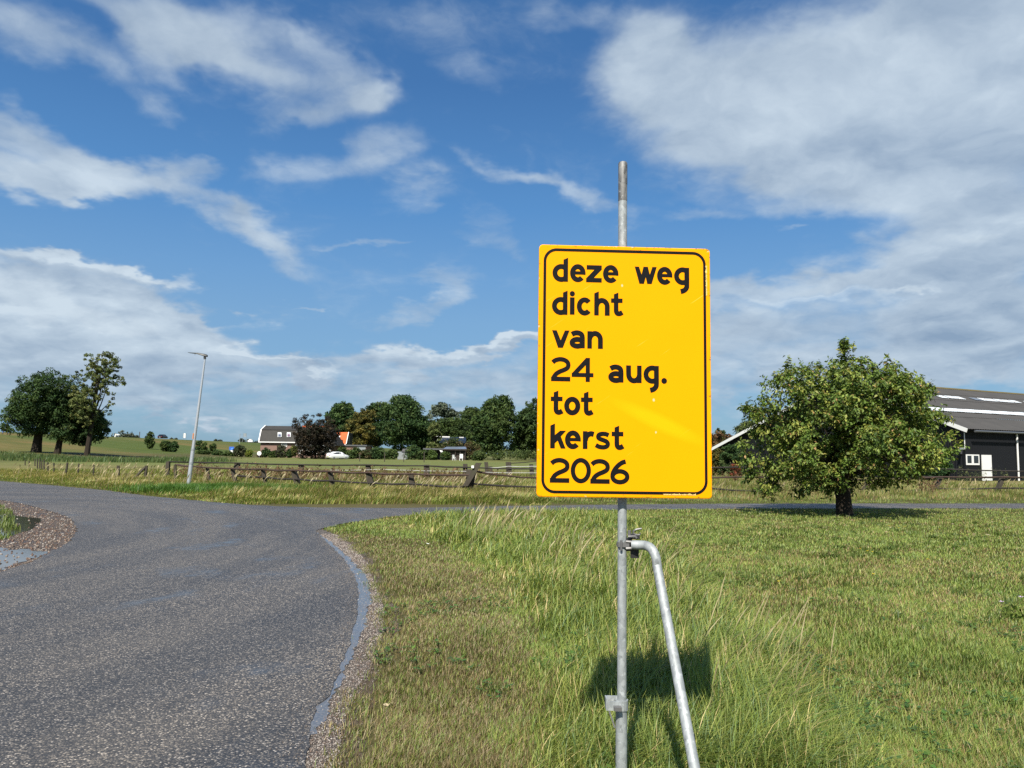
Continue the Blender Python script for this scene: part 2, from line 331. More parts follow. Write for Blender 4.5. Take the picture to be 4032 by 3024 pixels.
M_CARW = plain('white_car_paint', (.80, .81, .82), 0.2, 0, 0.03, 1, 0.6); M_CARB = plain('black_car_paint', (.012, .012, .015), 0.18, 0, 0.1, 1, 0.6)
M_TYRE = plain('tyre_rubber', (.018, .018, .018), 0.85); M_RIM = plain('rim_alloy', (.35, .35, .36), 0.35, 0.7)
M_LIGHTR = plain('tail_light', (.35, .01, .01), 0.25); M_HEADL = plain('head_light', (.6, .62, .65), 0.15)
M_SHEDWOOD = plain('dark_shed_wood', (.05, .035, .028), 0.8, 0, 0.4, 3); M_BITU = plain('bitumen_roof', (.10, .105, .11), 0.6, 0, 0.3, 2)
M_ZINC = plain('zinc_roof', (.26, .31, .38), 0.35, 0.4, 0.2, 2)
M_STONEW = plain('pale_wall', (.32, .22, .19), 0.8)
M_PALELEAF = plain('dry_leaf', (.55, .45, .27), 0.7, 0, 0.4, 60)
M_PETAL = plain('yellow_petal', (.85, .6, .02), 0.6, 0, 0.1); M_LILAC = plain('lilac_petal', (.66, .5, .68), 0.6, 0, 0.1)

# ------------------------------------------------------------------ object helpers
def tag(o, label=None, cat=None, group=None, kind=None):
    if label: o['label'] = label
    if cat: o['category'] = cat
    if group: o['group'] = group
    if kind: o['kind'] = kind
    return o
def empty(name, loc, label, cat, group=None, rz=0):
    o = bpy.data.objects.new(name, None); C.objects.link(o); o.location = loc; o.rotation_euler = (0, 0, rz); o.empty_display_size = 0.2
    return tag(o, label, cat, group)
def link(name, me, m, parent=None):
    o = bpy.data.objects.new(name, me); C.objects.link(o)
    if m is not None and not me.materials: me.materials.append(m)
    if parent: o.parent = parent
    return o
class MB:
    def __init__(s): s.v = []; s.f = []
    def add(s, v, f):
        b = len(s.v); s.v += [tuple(x) for x in v]; s.f += [tuple(b+i for i in q) for q in f]; return s
    def box(s, lo, hi, M=None):
        (a, b, c), (d, e, g) = lo, hi
        v = [Vector(q) for q in ((a,b,c),(d,b,c),(d,e,c),(a,e,c),(a,b,g),(d,b,g),(d,e,g),(a,e,g))]
        if M is not None: v = [M @ q for q in v]
        return s.add(v, [(0,3,2,1),(4,5,6,7),(0,1,5,4),(1,2,6,5),(2,3,7,6),(3,0,4,7)])
    def tube(s, pts, rad, n=10, cap=True):
        pts = [Vector(p) for p in pts]; k = len(pts)
        if not hasattr(rad, '__len__'): rad = [rad]*k
        b = len(s.v); pu = None
        for i, p in enumerate(pts):
            d = (pts[min(i+1, k-1)]-pts[max(i-1, 0)]).normalized()
            if pu is None: pu = d.orthogonal().normalized()
            u = (pu-d*pu.dot(d)).normalized(); pu = u; v = d.cross(u)
            for j in range(n):
                a = 2*PI*j/n; s.v.append(tuple(p+(u*math.cos(a)+v*math.sin(a))*rad[i]))
        for i in range(k-1):
            for j in range(n): s.f.append((b+i*n+j, b+i*n+(j+1) % n, b+(i+1)*n+(j+1) % n, b+(i+1)*n+j))
        if cap: s.f.append(tuple(b+j for j in range(n))[::-1]); s.f.append(tuple(b+(k-1)*n+j for j in range(n)))
        return s
    def bar(s, a, b, w, h=None):
        a, b = Vector(a), Vector(b); h = h or w; d = (b-a).normalized(); z = Vector((0,0,1)) if abs(d.z) < 0.9 else Vector((0,1,0))
        x = d.cross(z).normalized()*w/2; y = x.cross(d).normalized()*h/2
        return s.add([a-x-y, a+x-y, a+x+y, a-x+y, b-x-y, b+x-y, b+x+y, b-x+y], [(0,3,2,1),(4,5,6,7),(0,1,5,4),(1,2,6,5),(2,3,7,6),(3,0,4,7)])
    def build(s, name, m, parent=None, smooth=False):
        me = bpy.data.meshes.new(name); me.from_pydata(s.v, [], s.f)
        bm = bmesh.new(); bm.from_mesh(me); bmesh.ops.recalc_face_normals(bm, faces=bm.faces); bm.to_mesh(me); bm.free()
        if smooth:
            me.shade_smooth()
            try: me.set_sharp_from_angle(angle=math.radians(40))
            except Exception: pass
        return link(name, me, m, parent)
def np_mesh(name, V, loops, sizes, m, parent=None, col=None):
    """V (n,3); loops flat vertex indices; sizes per polygon; col (n,3) vertex albedo"""
    me = bpy.data.meshes.new(name); V = np.asarray(V, np.float32)
    me.vertices.add(len(V)); me.vertices.foreach_set('co', V.ravel())
    me.loops.add(len(loops)); me.loops.foreach_set('vertex_index', np.asarray(loops, np.int32))
    sizes = np.asarray(sizes, np.int32); st = np.concatenate([[0], np.cumsum(sizes)[:-1]]).astype(np.int32)
    me.polygons.add(len(sizes)); me.polygons.foreach_set('loop_start', st)
    if hasattr(me.polygons[0], 'loop_total'):
        try: me.polygons.foreach_set('loop_total', sizes)
        except Exception: pass
    me.update(calc_edges=True)
    if col is not None:
        a = me.color_attributes.new('col', 'FLOAT_COLOR', 'POINT')
        a.data.foreach_set('color', np.concatenate([np.asarray(col, np.float32), np.ones((len(V), 1), np.float32)], 1).ravel())
    return link(name, me, m, parent)
def inst_mesh(name, VV, tmpl, m, parent=None, col=None):
    """VV (N,K,3) instances of one template whose faces are tmpl; col (N,3)"""
    N, K = VV.shape[:2]; tl = np.concatenate([np.array(f) for f in tmpl]); ts = [len(f) for f in tmpl]
    loops = (np.arange(N)[:, None]*K+tl[None]).ravel(); sizes = np.tile(ts, N)
    cc = None if col is None else (np.repeat(col, K, 0) if col.ndim == 2 else col.reshape(-1, 3))
    return np_mesh(name, VV.reshape(-1, 3), loops, sizes, m, parent, cc)
def inpoly(poly, x, y):
    poly = np.asarray(poly); c = np.zeros(x.shape, bool); n = len(poly); j = n-1
    for i in range(n):
        xi, yi = poly[i]; xj, yj = poly[j]
        k = ((yi > y) != (yj > y)) & (x < (xj-xi)*(y-yi)/((yj-yi) if yj != yi else 1e-9)+xi); c ^= k; j = i
    return c
def vnoise(x, y, s, seed=0):
    """smooth value noise 0..1"""
    x = x*s+seed*17.3; y = y*s-seed*9.1; xi = np.floor(x); yi = np.floor(y); fx = x-xi; fy = y-yi; fx = fx*fx*(3-2*fx); fy = fy*fy*(3-2*fy)
    def h(a, b):
        v = np.sin(a*127.1+b*311.7+seed*74.7)*43758.5453; return v-np.floor(v)
    return (h(xi, yi)*(1-fx)+h(xi+1, yi)*fx)*(1-fy)+(h(xi, yi+1)*(1-fx)+h(xi+1, yi+1)*fx)*fy
def fbm(x, y, s, seed=0, o=4):
    t = 0; a = 0.5; n = 0
    for i in range(o): t = t+a*vnoise(x, y, s*2**i, seed+i*3); n += a; a *= 0.55
    return t/n

# ------------------------------------------------------------------ terrain
def H(x, y):
    x = np.asarray(x, float); y = np.asarray(y, float)
    t = np.clip((-50-x)/25, 0, 1); z = 0.9*t*t*(3-2*t)
    u = np.clip((-73-x)/45, 0, 1); z = z+3.95*(u*u*(3-2*u)*0.35+u*0.65)
    d = np.clip((-131-x)/18, 0, 1); z = z*(1-d)
    f = np.clip((y-60)/60, 0, 1); z = z+f*0.12*(fbm(x, y, 0.03, 5)-0.5)
    far = np.clip((np.hypot(x, y)-1200)/2500, 0, 1); z = z-6*far
    return z
def Hs(x, y): return float(H(np.array([x]), np.array([y]))[0])
_TS = np.geomspace(3, 900, 1500)
def hit(px, py):
    d = pdir(px, py); x = d[0]*_TS; y = d[1]*_TS; h = H(x, y); k = np.nonzero(EYE+d[2]*_TS < h)[0]; i = k[0] if len(k) else -1
    return Vector((x[i], y[i], h[i]))

road_far = [(-500,1869),(-200,1884),(0,1895),(181,1910),(407,1931),(588,1955),(800,1975),(1000,1991),(1150,1997),(1269,2000),(1547,2002),(1800,1999),(2033,1994),(2400,1989),(2800,1985),(3400,1984),(4032,1984),(4500,1984),(5200,1983)]
path_near = [(5200,2004),(4500,2004),(4032,2004),(3400,2004),(2800,2005),(2300,2012),(2000,2018),(1664,2027),(1547,2037),(1385,2058),(1288,2079),(1243,2094)]
asph_r = [(1249,2102),(1301,2151),(1353,2202),(1392,2261),(1408,2312),(1411,2390),(1395,2468),(1382,2532),(1353,2604),(1321,2681),(1295,2753),(1243,2785),(1230,2856),(1217,2940),(1191,3024),(1175,3150)]
pud_r = [(1255,2104),(1314,2144),(1379,2202),(1440,2267),(1458,2312),(1458,2364),(1437,2455),(1411,2532),(1389,2597),(1353,2668),(1327,2727),(1288,2811),(1262,2856),(1225,2900)]
grav_r = [(1262,2084),(1330,2110),(1392,2151),(1450,2222),(1470,2287),(1502,2364),(1515,2416),(1508,2500),(1476,2597),(1450,2649),(1411,2701),(1385,2759),(1353,2856),(1347,2921),(1321,3024),(1310,3150)]
left_e = [(-600,2420),(-300,2340),(0,2258),(63,2236),(127,2211),(177,2192),(206,2173),(247,2154),(278,2128),(294,2106),(301,2084),(294,2065),(278,2046),(259,2034),(206,2016),(142,1999),(79,1983),(0,1970),(-300,1935),(-500,1915)]
def G(l): return [gp(*p) for p in l]
def rough_line(pts, step, amp, s=1.3, seed=0):
    out = []
    for (a, b) in zip(pts[:-1], pts[1:]):
        L = math.dist(a, b); n = max(1, int(L/step))
        for i in range(n): t = i/n; out.append((a[0]+(b[0]-a[0])*t, a[1]+(b[1]-a[1])*t))
    out.append(pts[-1]); o = []
    for i, (x, y) in enumerate(out):
        if 0 < i < len(out)-1:
            x += (vnoise(np.array(x), np.array(y), s*4, seed)-.5)*amp*2+(vnoise(np.array(x), np.array(y), s*16, seed+5)-.5)*amp; y += (vnoise(np.array(x), np.array(y), s*4, seed+9)-.5)*amp*2
        o.append((float(x), float(y)))
    return o
RF = rough_line(G(road_far), 0.35, 0.07, 1, 1); PN = rough_line(G(path_near), 0.3, 0.08, 1, 2)
AR = rough_line(G(asph_r), 0.035, 0.016, 1.2, 3); LE = rough_line(G(left_e), 0.15, 0.05, 2, 4)
behind_r = [(-0.95, 2.6), (-1.0, -3.0), (-9.5, -3.0)]
ROAD = RF+PN+AR+behind_r+LE
GR_ = rough_line(G(grav_r), 0.06, 0.03, 3, 6)
ROAD0 = G(road_far)+G(path_near)+G(asph_r)+behind_r+G(left_e)
GRAVEL0 = [gp(1235, 2086)]+G(grav_r)+[(-0.6, 2.6), (-0.6, -3.0), (-1.3, -3.0), (-1.3, 2.6)]+[(x-0.25, y) for x, y in G(asph_r)[::-1]]
LEFT0 = G(left_e)+[gp(-900, 1915), gp(-900, 2420)]
GRAVEL = [gp(1235, 2086)]+GR_+[(-0.6, 2.6), (-0.6, -3.0), (-1.3, -3.0), (-1.3, 2.6)]+[(x-0.25, y) for x, y in AR[::-1]]
LEFTG = LE+[gp(-900, 1915), gp(-900, 2420)]
PUD = rough_line([gp(1247, 2098)]+G(pud_r), 0.03, 0.035, 1.6, 8)+[(x-0.12, y) for x, y in AR[::-1] if y > gp(1230, 2900)[1]]

def sheet(name, poly, z, m, label, kind='structure'):
    tr = tessellate_polygon([[Vector((x, y, 0)) for x, y in poly]])
    me = bpy.data.meshes.new(name); me.from_pydata([(x, y, z) for x, y in poly], [], [tuple(t) for t in tr])
    bm = bmesh.new(); bm.from_mesh(me); bmesh.ops.recalc_face_normals(bm, faces=bm.faces)
    if bm.faces and sum(f.normal.z for f in bm.faces) < 0: bmesh.ops.reverse_faces(bm, faces=bm.faces)
    bm.to_mesh(me); bm.free()
    o = link(name, me, m); tag(o, label, kind=kind); return o

def warp(lo, hi, n, c, k):
    a = math.asinh((lo-c)/k); b = math.asinh((hi-c)/k); return c+k*np.sinh(np.linspace(a, b, n))
gx = np.sort(np.concatenate([warp(-2500, 2500, 150, 0, 30), np.linspace(-160, -48, 60)])); gy = warp(-300, 3500, 190, 10, 30)
GX, GY = np.meshgrid(gx, gy); GZ = H(GX, GY)
c_lawn = np.array([.085, .078, .034]); c_dry = np.array([.165, .125, .062]); c_field = np.array([.125, .150, .048]); c_soil = np.array([.055, .045, .032]); c_dyke = np.array([.070, .098, .022]); c_dykedry = np.array([.185, .128, .055])
gc = np.zeros(GX.shape+(3,)); gc[:] = c_lawn
nf = fbm(GX, GY, 0.12, 2)
k = np.clip((GY-33)/8, 0, 1)[..., None]*np.clip((GX+58)/10, 0, 1)[..., None]; stripe = fbm(GX*0.15, GY, 0.09, 8)[..., None]
gc = gc*(1-k)+k*(c_field*(1-0.55*np.clip((stripe-.45)*3, 0, 1))+c_dry*1.2*0.55*np.clip((stripe-.45)*3, 0, 1))
kd = np.clip((-60-GX)/10, 0, 1)[..., None]; dr = (np.clip((fbm(GX*.5, GY, 0.05, 4)-.40)*4, 0, 1)*np.clip((330-GY)/140, 0.15, 1)*.9+np.clip((-70-GX)/15, 0, 1)*np.clip((150-GY)/35, 0, 1)*.9)[..., None].clip(0, 1)
gc = gc*(1-kd)+kd*(c_dyke*(1-dr)+c_dykedry*dr)
ny, nx = GX.shape; idx = np.arange(nx*ny).reshape(ny, nx)
q = np.stack([idx[:-1, :-1], idx[:-1, 1:], idx[1:, 1:], idx[1:, :-1]], -1).reshape(-1)
g = np_mesh('ground', np.stack([GX, GY, GZ], -1).reshape(-1, 3), q, np.full((nx-1)*(ny-1), 4), M_GROUND, None, gc.reshape(-1, 3)); g.data.shade_smooth()
tag(g, 'grassy ground rising to a long grass dyke on the left', kind='structure')
# soil under the kerb grass
soil = [(x+0.03+0.22*float(fbm(np.array(x), np.array(y), 1.9, 77))**1.5, y) for x, y in GR_]
SOIL = soil+[(0.0, 2.6), (0.0, -3.0), (-1.2, -3.0), (-1.2, 2.6)]+[(x-0.3, y) for x, y in GR_[::-1]]
M_SOIL = plain('bare_soil', (.095, .072, .050), 0.95, 0, 0.4, 18, 0.2, 0.01)
sheet('soil_edge', SOIL, 0.003, M_SOIL, 'strip of bare brown soil along the gravel edge')
sheet('gravel_edge', GRAVEL, 0.006, M_GRAVEL, 'band of pale gravel along the right edge of the road')
sheet('kerb_puddle', PUD, 0.010, M_WETEDGE, 'thin ribbon of water lying along the right road edge')
sheet('road', ROAD, 0.014, M_ROAD, 'grey asphalt road bending left with a narrow side path going right')
sheet('gravel_lay_by', LEFTG, 0.006, M_REDGRAVEL, 'reddish rubble gravel verge at the inside of the bend')
PUD0 = [gp(1247, 2098)]+G(pud_r)+[gp(*p) for p in asph_r[::-1]]
dp = rough_line(G([(-300,2005),(0,2003),(35,2015),(60,2030),(100,2036),(158,2042),(160,2056),(140,2072),(118,2090),(85,2098),(50,2110),(0,2128),(-300,2150)]), 0.12, 0.06, 2, 11)
sheet('dark_puddle', dp, 0.010, M_WATER, 'dark puddle by the bend mirroring the trees')
DP0 = dp; lp = rough_line(G([(-300,2150),(0,2160),(40,2168),(90,2163),(150,2172),(192,2174),(176,2186),(120,2206),(60,2226),(-5,2248),(-300,2310)]), 0.10, 0.09, 3, 12)
LP0 = lp
sheet('pale_puddle', lp, 0.010, M_WATER, 'shallow puddle on the gravel verge mirroring the pale sky')

# ------------------------------------------------------------------ stones
def stones(name, poly, n, s0, s1, cols, label, z0=0.008, bounds=None):
    xs = np.array([p[0] for p in poly]); ys = np.array([p[1] for p in poly])
    b = bounds or (xs.min(), xs.max(), ys.min(), ys.max())
    x = rng.uniform(b[0], b[1], n*12); y = np.exp(rng.uniform(math.log(max(b[2], 2.5)), math.log(b[3]), n*12))
    k = inpoly(poly, x, y) & ~inpoly(ROAD0, x, y) & ~(inpoly(PUD0, x, y) & (rng.uniform(0, 1, len(x)) < .90)) & ~(inpoly(DP0, x, y) & (rng.uniform(0, 1, len(x)) < .93)) & ~(inpoly(LP0, x, y) & (rng.uniform(0, 1, len(x)) < .80)); x = x[k][:n]; y = y[k][:n]; n = len(x)
    base = np.array([(1,0,0),(0,1,0),(-1,0,0),(0,-1,0),(0,0,.8),(0,0,-.4)], float)
    V = base[None]*rng.uniform(.6, 1.3, (n, 6, 1)); a = rng.uniform(0, 6.3, n); ca, sa = np.cos(a), np.sin(a)
    X_ = V[..., 0]*ca[:, None]-V[..., 1]*sa[:, None]; Y_ = V[..., 0]*sa[:, None]+V[..., 1]*ca[:, None]
    s = rng.uniform(s0, s1, n)*np.clip(y/6, 1, 1.7)
    VV = np.stack([X_*s[:, None]+x[:, None], Y_*s[:, None]+y[:, None], V[..., 2]*s[:, None]+z0], -1)
    cc = np.array(cols)[rng.integers(0, len(cols), n)]*rng.uniform(.7, 1.2, (n, 1))
    o = inst_mesh(name, VV, [(0,1,4),(1,2,4),(2,3,4),(3,0,4),(1,0,5),(2,1,5),(3,2,5),(0,3,5)], M_STONE, None, cc); tag(o, label, 'gravel', kind='stuff')
def f_stone(t): return pb(t, t.node('ShaderNodeAttribute', attribute_name='col').outputs['Color'], 0.75, 0, 0.3)
M_STONE = mat('stone', f_stone)
stones('gravel', [p for p in GRAVEL0 if p[1] > 2.5], 15000, .003, .0075, [(.20,.165,.14),(.30,.26,.22),(.14,.115,.10),(.40,.36,.32),(.17,.12,.095)], 'loose pale gravel stones along the right road edge', 0.008, (-3.6, -0.2, 3.2, 15))
stones('brick_rubble', [p for p in LEFT0], 9000, .006, .016, [(.17,.105,.075),(.22,.17,.13),(.11,.075,.058),(.34,.30,.26),(.15,.12,.095)], 'reddish stones and brick crumbs on the verge in the bend', 0.008, (-16, -5.5, 8, 24))

ex_ = np.array([p for p in AR if 3 < p[1] < 15]); ii = rng.integers(0, len(ex_), 2200); sx_ = ex_[ii, 0]-np.abs(rng.normal(0, .09, 2200)); sy_ = ex_[ii, 1]+rng.normal(0, .05, 2200)
ex2 = np.array([p for p in GR_ if 3 < p[1] < 15]); ii = rng.integers(0, len(ex2), 2600); sx_ = np.concatenate([sx_, ex2[ii, 0]+np.abs(rng.normal(0, .07, 2600))]); sy_ = np.concatenate([sy_, ex2[ii, 1]+rng.normal(0, .05, 2600)])
nb = len(sx_); base = np.array([(1,0,0),(0,1,0),(-1,0,0),(0,-1,0),(0,0,.8),(0,0,-.4)], float); VV = base[None]*rng.uniform(.5, 1.3, (nb, 6, 1))*rng.uniform(.002, .0055, nb)[:, None, None]+np.stack([sx_, sy_, np.full(nb, .015)], -1)[:, None, :]
o = inst_mesh('stray_gravel', VV, [(0,1,4),(1,2,4),(2,3,4),(3,0,4),(1,0,5),(2,1,5),(3,2,5),(0,3,5)], M_STONE, None, np.array([(.22,.19,.16),(.34,.30,.26),(.15,.12,.10)])[rng.integers(0, 3, nb)]); tag(o, 'stray stones scattered from the gravel edge onto asphalt and soil', 'gravel', kind='stuff')
# ------------------------------------------------------------------ grass
TUFT_BOX = {}
def blades(name, x, y, h, wd, col, label, lean=0.45, wind=(0.75, -0.35), seg=3, cat='grass', head=None, z=None, m=None, windamt=0.5):
    n = len(x)
    if n == 0: return
    z = H(x, y) if z is None else z
    th = rng.uniform(0, 2*PI, n); wa = math.atan2(wind[1], wind[0])+(fbm(x, y, 1.1, 31)-.5)*5.5
    lx = np.cos(th)*lean+np.cos(wa)*windamt; ly = np.sin(th)*lean+np.sin(wa)*windamt
    nl = np.hypot(lx, ly)+1e-6; face = np.arctan2(ly, lx)+PI/2+rng.normal(0, .5, n)
    fx, fy = np.cos(face), np.sin(face)
    ts = np.linspace(0, 1, seg+1); V = np.zeros((n, 2*seg+1, 3))
    for i, t in enumerate(ts):
        out = h*nl*(t**1.7)*0.8; up = h*(t-0.28*nl*t**2.4)
        cx = x+lx/nl*out; cy = y+ly/nl*out; cz = z+np.maximum(up, 0.004)-0.01*(t == 0)
        ww = wd*0.5*(1-t*0.55)
        if i < seg:
            V[:, 2*i] = np.stack([cx-fx*ww, cy-fy*ww, cz], -1); V[:, 2*i+1] = np.stack([cx+fx*ww, cy+fy*ww, cz], -1)
        else: V[:, 2*i] = np.stack([cx, cy, cz], -1)
    T_ = [(2*i, 2*i+1, 2*i+3, 2*i+2) for i in range(seg-1)]+[(2*seg-2, 2*seg-1, 2*seg)]
    o = inst_mesh(name, V, T_, m or M_GRASS, None, col); tag(o, label, cat, kind='stuff'); return o
def polar(n, r1, r2, a1=-38, a2=38, p=0.0):
    a = np.radians(rng.uniform(a1, a2, n)); u = rng.uniform(0, 1, n)
    r = r1*(r2/r1)**u if p == 0 else (r1**p+(r2**p-r1**p)*u)**(1/p)
    return r*np.sin(a), r*np.cos(a)
def palette(n, cols, wts, jit=0.22):
    c = np.array(cols)[rng.choice(len(cols), n, p=np.array(wts)/sum(wts))]
    return c*rng.uniform(1-jit, 1+jit, (n, 1))
GREEN = (.115, .165, .034); GREEN2 = (.155, .205, .042); YG = (.215, .235, .055); STRAW = (.42, .33, .15); BROWN = (.23, .165, .075); DKG = (.07, .12, .027); BLUEG = (.115, .175, .07)
def mixcol(n, f, A, B):
    k = (rng.uniform(0, 1, n) < f)[:, None]; return np.where(k, B, A)
free = lambda x, y: ~inpoly(ROAD0, x, y) & ~inpoly(GRAVEL0, x, y)
BELT = G([(1560,2040),(1900,2006),(2350,2010),(2480,2030),(2620,2110),(2760,2250),(2900,2400),(3080,2520),(3260,2650),(3420,2800),(3520,3024),(3600,3300),(2000,3300),(2040,3024),(2130,2800),(2180,2600),(2050,2400),(1960,2250),(1720,2150)])
SHORTDRY = G([(1262,2084),(1700,2130),(1950,2250),(2040,2400),(2150,2600),(2050,3300),(1100,3300),(1200,2700),(1480,2500),(1500,2350),(1400,2200)])
R1 = (2.4, 31.5)
# the mown lawn and the dry kerb strip
x, y = polar(590000, *R1, -14, 42); pny = np.interp(x, *zip(*sorted(G(path_near)))); k = free(x, y) & (y < pny+.1)
x, y = x[k], y[k]; r = np.hypot(x, y); n = len(x)
nm = fbm(x, y, 0.6, 1); nm2 = fbm(x, y, 2.2, 2); nm3 = fbm(x, y, 7, 3)
inb = inpoly(BELT, x, y); ins = inpoly(SHORTDRY, x+.9*(fbm(x, y, 1.6, 51)-.5)+rng.normal(0, .10, n), y+1.2*(fbm(x, y, 1.3, 52)-.5)+rng.normal(0, .15, n))
grx = np.interp(y, *zip(*sorted([(p[1], p[0]) for p in GR_]))); de = x-grx
keep = ((~inb) | (rng.uniform(0, 1, n) < .45)) & ((de > 0.05+.22*fbm(x*0, y, 1.9, 77)) | (rng.uniform(0, 1, n) < .15) | (y > 14.5)) & (nm3+nm2*.6 > np.where(ins, .33+.28*np.exp(-np.clip(de, 0, 9)*2.5), .34))
x, y, r, nm, nm2, ins, de = (a[keep] for a in (x, y, r, nm, nm2, ins, de)); n = len(x)
h = (0.030+0.030*nm2+np.clip((nm-.5)*.25, 0, .02)+rng.exponential(.010, n))*np.where(ins, .8, 1.0); wd = np.clip(0.00078*r, .0026, .013)
pat_ = fbm(x, y, 1.1, 61)*.6+fbm(x, y, .35, 62)*.4
col = mixcol(n, np.clip((pat_-.30)*3.2, .12, .88), palette(n, [BROWN, (.28, .22, .10), YG, GREEN], [.32, .10, .28, .30]), palette(n, [GREEN, GREEN2, YG, DKG], [.36, .42, .16, .06]))*(1.18+.66*fbm(x, y, 3.0, 63))[:, None]
col = np.where((ins & (rng.uniform(0, 1, n) < .62*np.clip(1.55-de/1.6, .35, 1)))[:, None], palette(n, [(.25,.185,.095), (.36,.29,.16), (.17,.13,.06)], [.4, .35, .25]), col)
blades('lawn_grass', x, y, h, wd, col, 'short mown lawn grass, green with dry brown patches', lean=.75, windamt=.3, seg=2)
gre = np.array([p for p in GR_ if 3 < p[1] < 15]); ii = rng.integers(0, len(gre), 9000); x = gre[ii, 0]+rng.normal(.03, .07, 9000); y = gre[ii, 1]+rng.normal(0, .05, 9000); k = fbm(x, y, 2.6, 91) > .47; x, y = x[k], y[k]; n = len(x)
blades('creeping_grass', x, y, rng.uniform(.015, .06, n), np.full(n, .0042), palette(n, [GREEN2, YG, BROWN, STRAW], [.35, .25, .25, .15]), 'sparse grass creeping over the gravel edge', lean=.9, windamt=.2, seg=2, z=np.full(n, .008))
# taller tufts and broad leaved weeds in the lawn
tx0, ty0 = polar(210, 4.0, 24, -2, 34, .5); k = free(tx0, ty0) & ~inpoly(BELT, tx0, ty0) & (ty0 < 23); tx0, ty0 = tx0[k], ty0[k]
ti_ = np.repeat(np.arange(len(tx0)), 60); sd_ = rng.uniform(.03, .09, len(tx0))[ti_]; x = tx0[ti_]+rng.normal(0, 1, len(ti_))*sd_; y = ty0[ti_]+rng.normal(0, 1, len(ti_))*sd_; n = len(x)
blades('grass_tufts', x, y, rng.uniform(.06, .13, len(tx0))[ti_]*rng.uniform(.5, 1.1, n), np.clip(.0011*np.hypot(x, y), .004, .018), palette(n, [DKG, GREEN, GREEN2], [.3, .4, .3]), 'darker taller grass tufts dotted over the lawn', lean=.5, windamt=.3, seg=2)
wx, wy = polar(1500, 3.2, 16, -12, 34, .4); k = free(wx, wy) & ((fbm(wx, wy, .8, 71) > .52)); wx, wy = wx[k], wy[k]; m_ = len(wx); wi = np.repeat(np.arange(m_), 9); n = len(wi)
a_ = rng.uniform(0, 6.3, n); L_ = rng.uniform(.02, .05, n); bx = wx[wi]+rng.normal(0, .02, n); by = wy[wi]+rng.normal(0, .02, n); bz_ = rng.uniform(.02, .06, n)+np.where(inpoly(BELT, bx, by), .06, 0); d_ = np.stack([np.cos(a_), np.sin(a_), rng.uniform(0, .5, n)], -1); s_ = np.stack([-np.sin(a_), np.cos(a_), np.zeros(n)], -1); c_ = np.stack([bx, by, bz_], -1)
VV = np.stack([c_, c_+d_*L_[:, None]*.5+s_*L_[:, None]*.3, c_+d_*L_[:, None], c_+d_*L_[:, None]*.5-s_*L_[:, None]*.3], 1)
o = inst_mesh('lawn_weeds', VV, [(0,1,2,3)], M_GRASS, None, palette(n, [(.08,.16,.03),(.12,.2,.04),(.06,.12,.03)], [1,1,1])); tag(o, 'broad leaved weeds growing low between the grass blades', 'weeds', kind='stuff')
# tall unmown belt round the sign
x, y = polar(190000, *R1, -14, 32); k = free(x, y) & inpoly(BELT, x+.5*(fbm(x, y, 1.5, 9)-.5), y+1.0*(fbm(x, y, 1.2, 8)-.5)) & (y < 25)
x, y = x[k], y[k]; r = np.hypot(x, y); n = len(x); nm = fbm(x, y, .9, 6); nm2 = fbm(x, y, 3, 7)
edge_ = sum(inpoly(BELT, x+.35*math.cos(a), y+.6*math.sin(a)) for a in np.arange(0, 6.28, .785))/8.0
kk_ = rng.uniform(0, 1, n) < .3+.7*edge_; x, y, r, nm, nm2, edge_ = x[kk_], y[kk_], r[kk_], nm[kk_], nm2[kk_], edge_[kk_]; n = len(x)
h = (.035+(.04+.15*nm+.13*nm2)*edge_**1.3)*rng.uniform(.45, 1.35, n)*np.clip(1.25-.012*r, .7, 1.2); wd = np.clip(0.0012*r, .0050, .018)
col = mixcol(n, np.clip((fbm(x, y, 1.4, 12)-.36)*2.0, .08, .7), palette(n, [GREEN, GREEN2, YG, BLUEG], [.15, .45, .25, .15]), palette(n, [YG, STRAW, GREEN2], [.55, .25, .2]))*1.36
blades('tall_grass', x, y, h, wd, col, 'long green grass blown over around the foot of the sign', lean=.85, windamt=.55, seg=3)
# straw stalks with seed heads
def stalks(name, spots, label, h0=.45, h1=.75, kcol=(.42, .35, .19), wmul=1.0, y_scale=1.0):
    xs, ys = [], []
    for (px, py, rx, ry, cnt) in spots:
        for i in range(cnt):
            a = rng.normal(0, .5, 2); gx_, gy_ = gp(px+a[0]*rx, py+a[1]*ry); xs.append(gx_); ys.append(gy_)
    x = np.array(xs); y = np.array(ys); k = free(x, y); x, y = x[k], y[k]; n = len(x); r = np.hypot(x, y)
    h = rng.uniform(h0, h1, n); z = H(x, y); VV = []; seg = 7; V = np.zeros((n, 2*seg+1, 3))
    dx = rng.uniform(.15, .75, n); dy = rng.normal(-.1, .25, n); w0 = np.maximum(.0014, .00034*r)*wmul
    for i, t in enumerate(np.linspace(0, 1, seg+1)):
        cx = x+h*dx*t**2.0*.8; cy = y+h*dy*t**2; cz = z+h*(t-.22*np.abs(dx)*t**3)
        ww = w0*(.55 if t < .66 else 1.9*(1.05-t)/.35+.4)
        if i < seg: V[:, 2*i] = np.stack([cx-ww, cy, cz], -1); V[:, 2*i+1] = np.stack([cx+ww, cy, cz], -1)
        else: V[:, 2*i] = np.stack([cx, cy, cz], -1)
    T_ = [(2*i, 2*i+1, 2*i+3, 2*i+2) for i in range(seg-1)]+[(2*seg-2, 2*seg-1, 2*seg)]
    o = inst_mesh(name, V, T_, M_GRASS, None, np.array(kcol)[None]*rng.uniform(.7, 1.15, (n, 1))); tag(o, label, 'grass', kind='stuff')
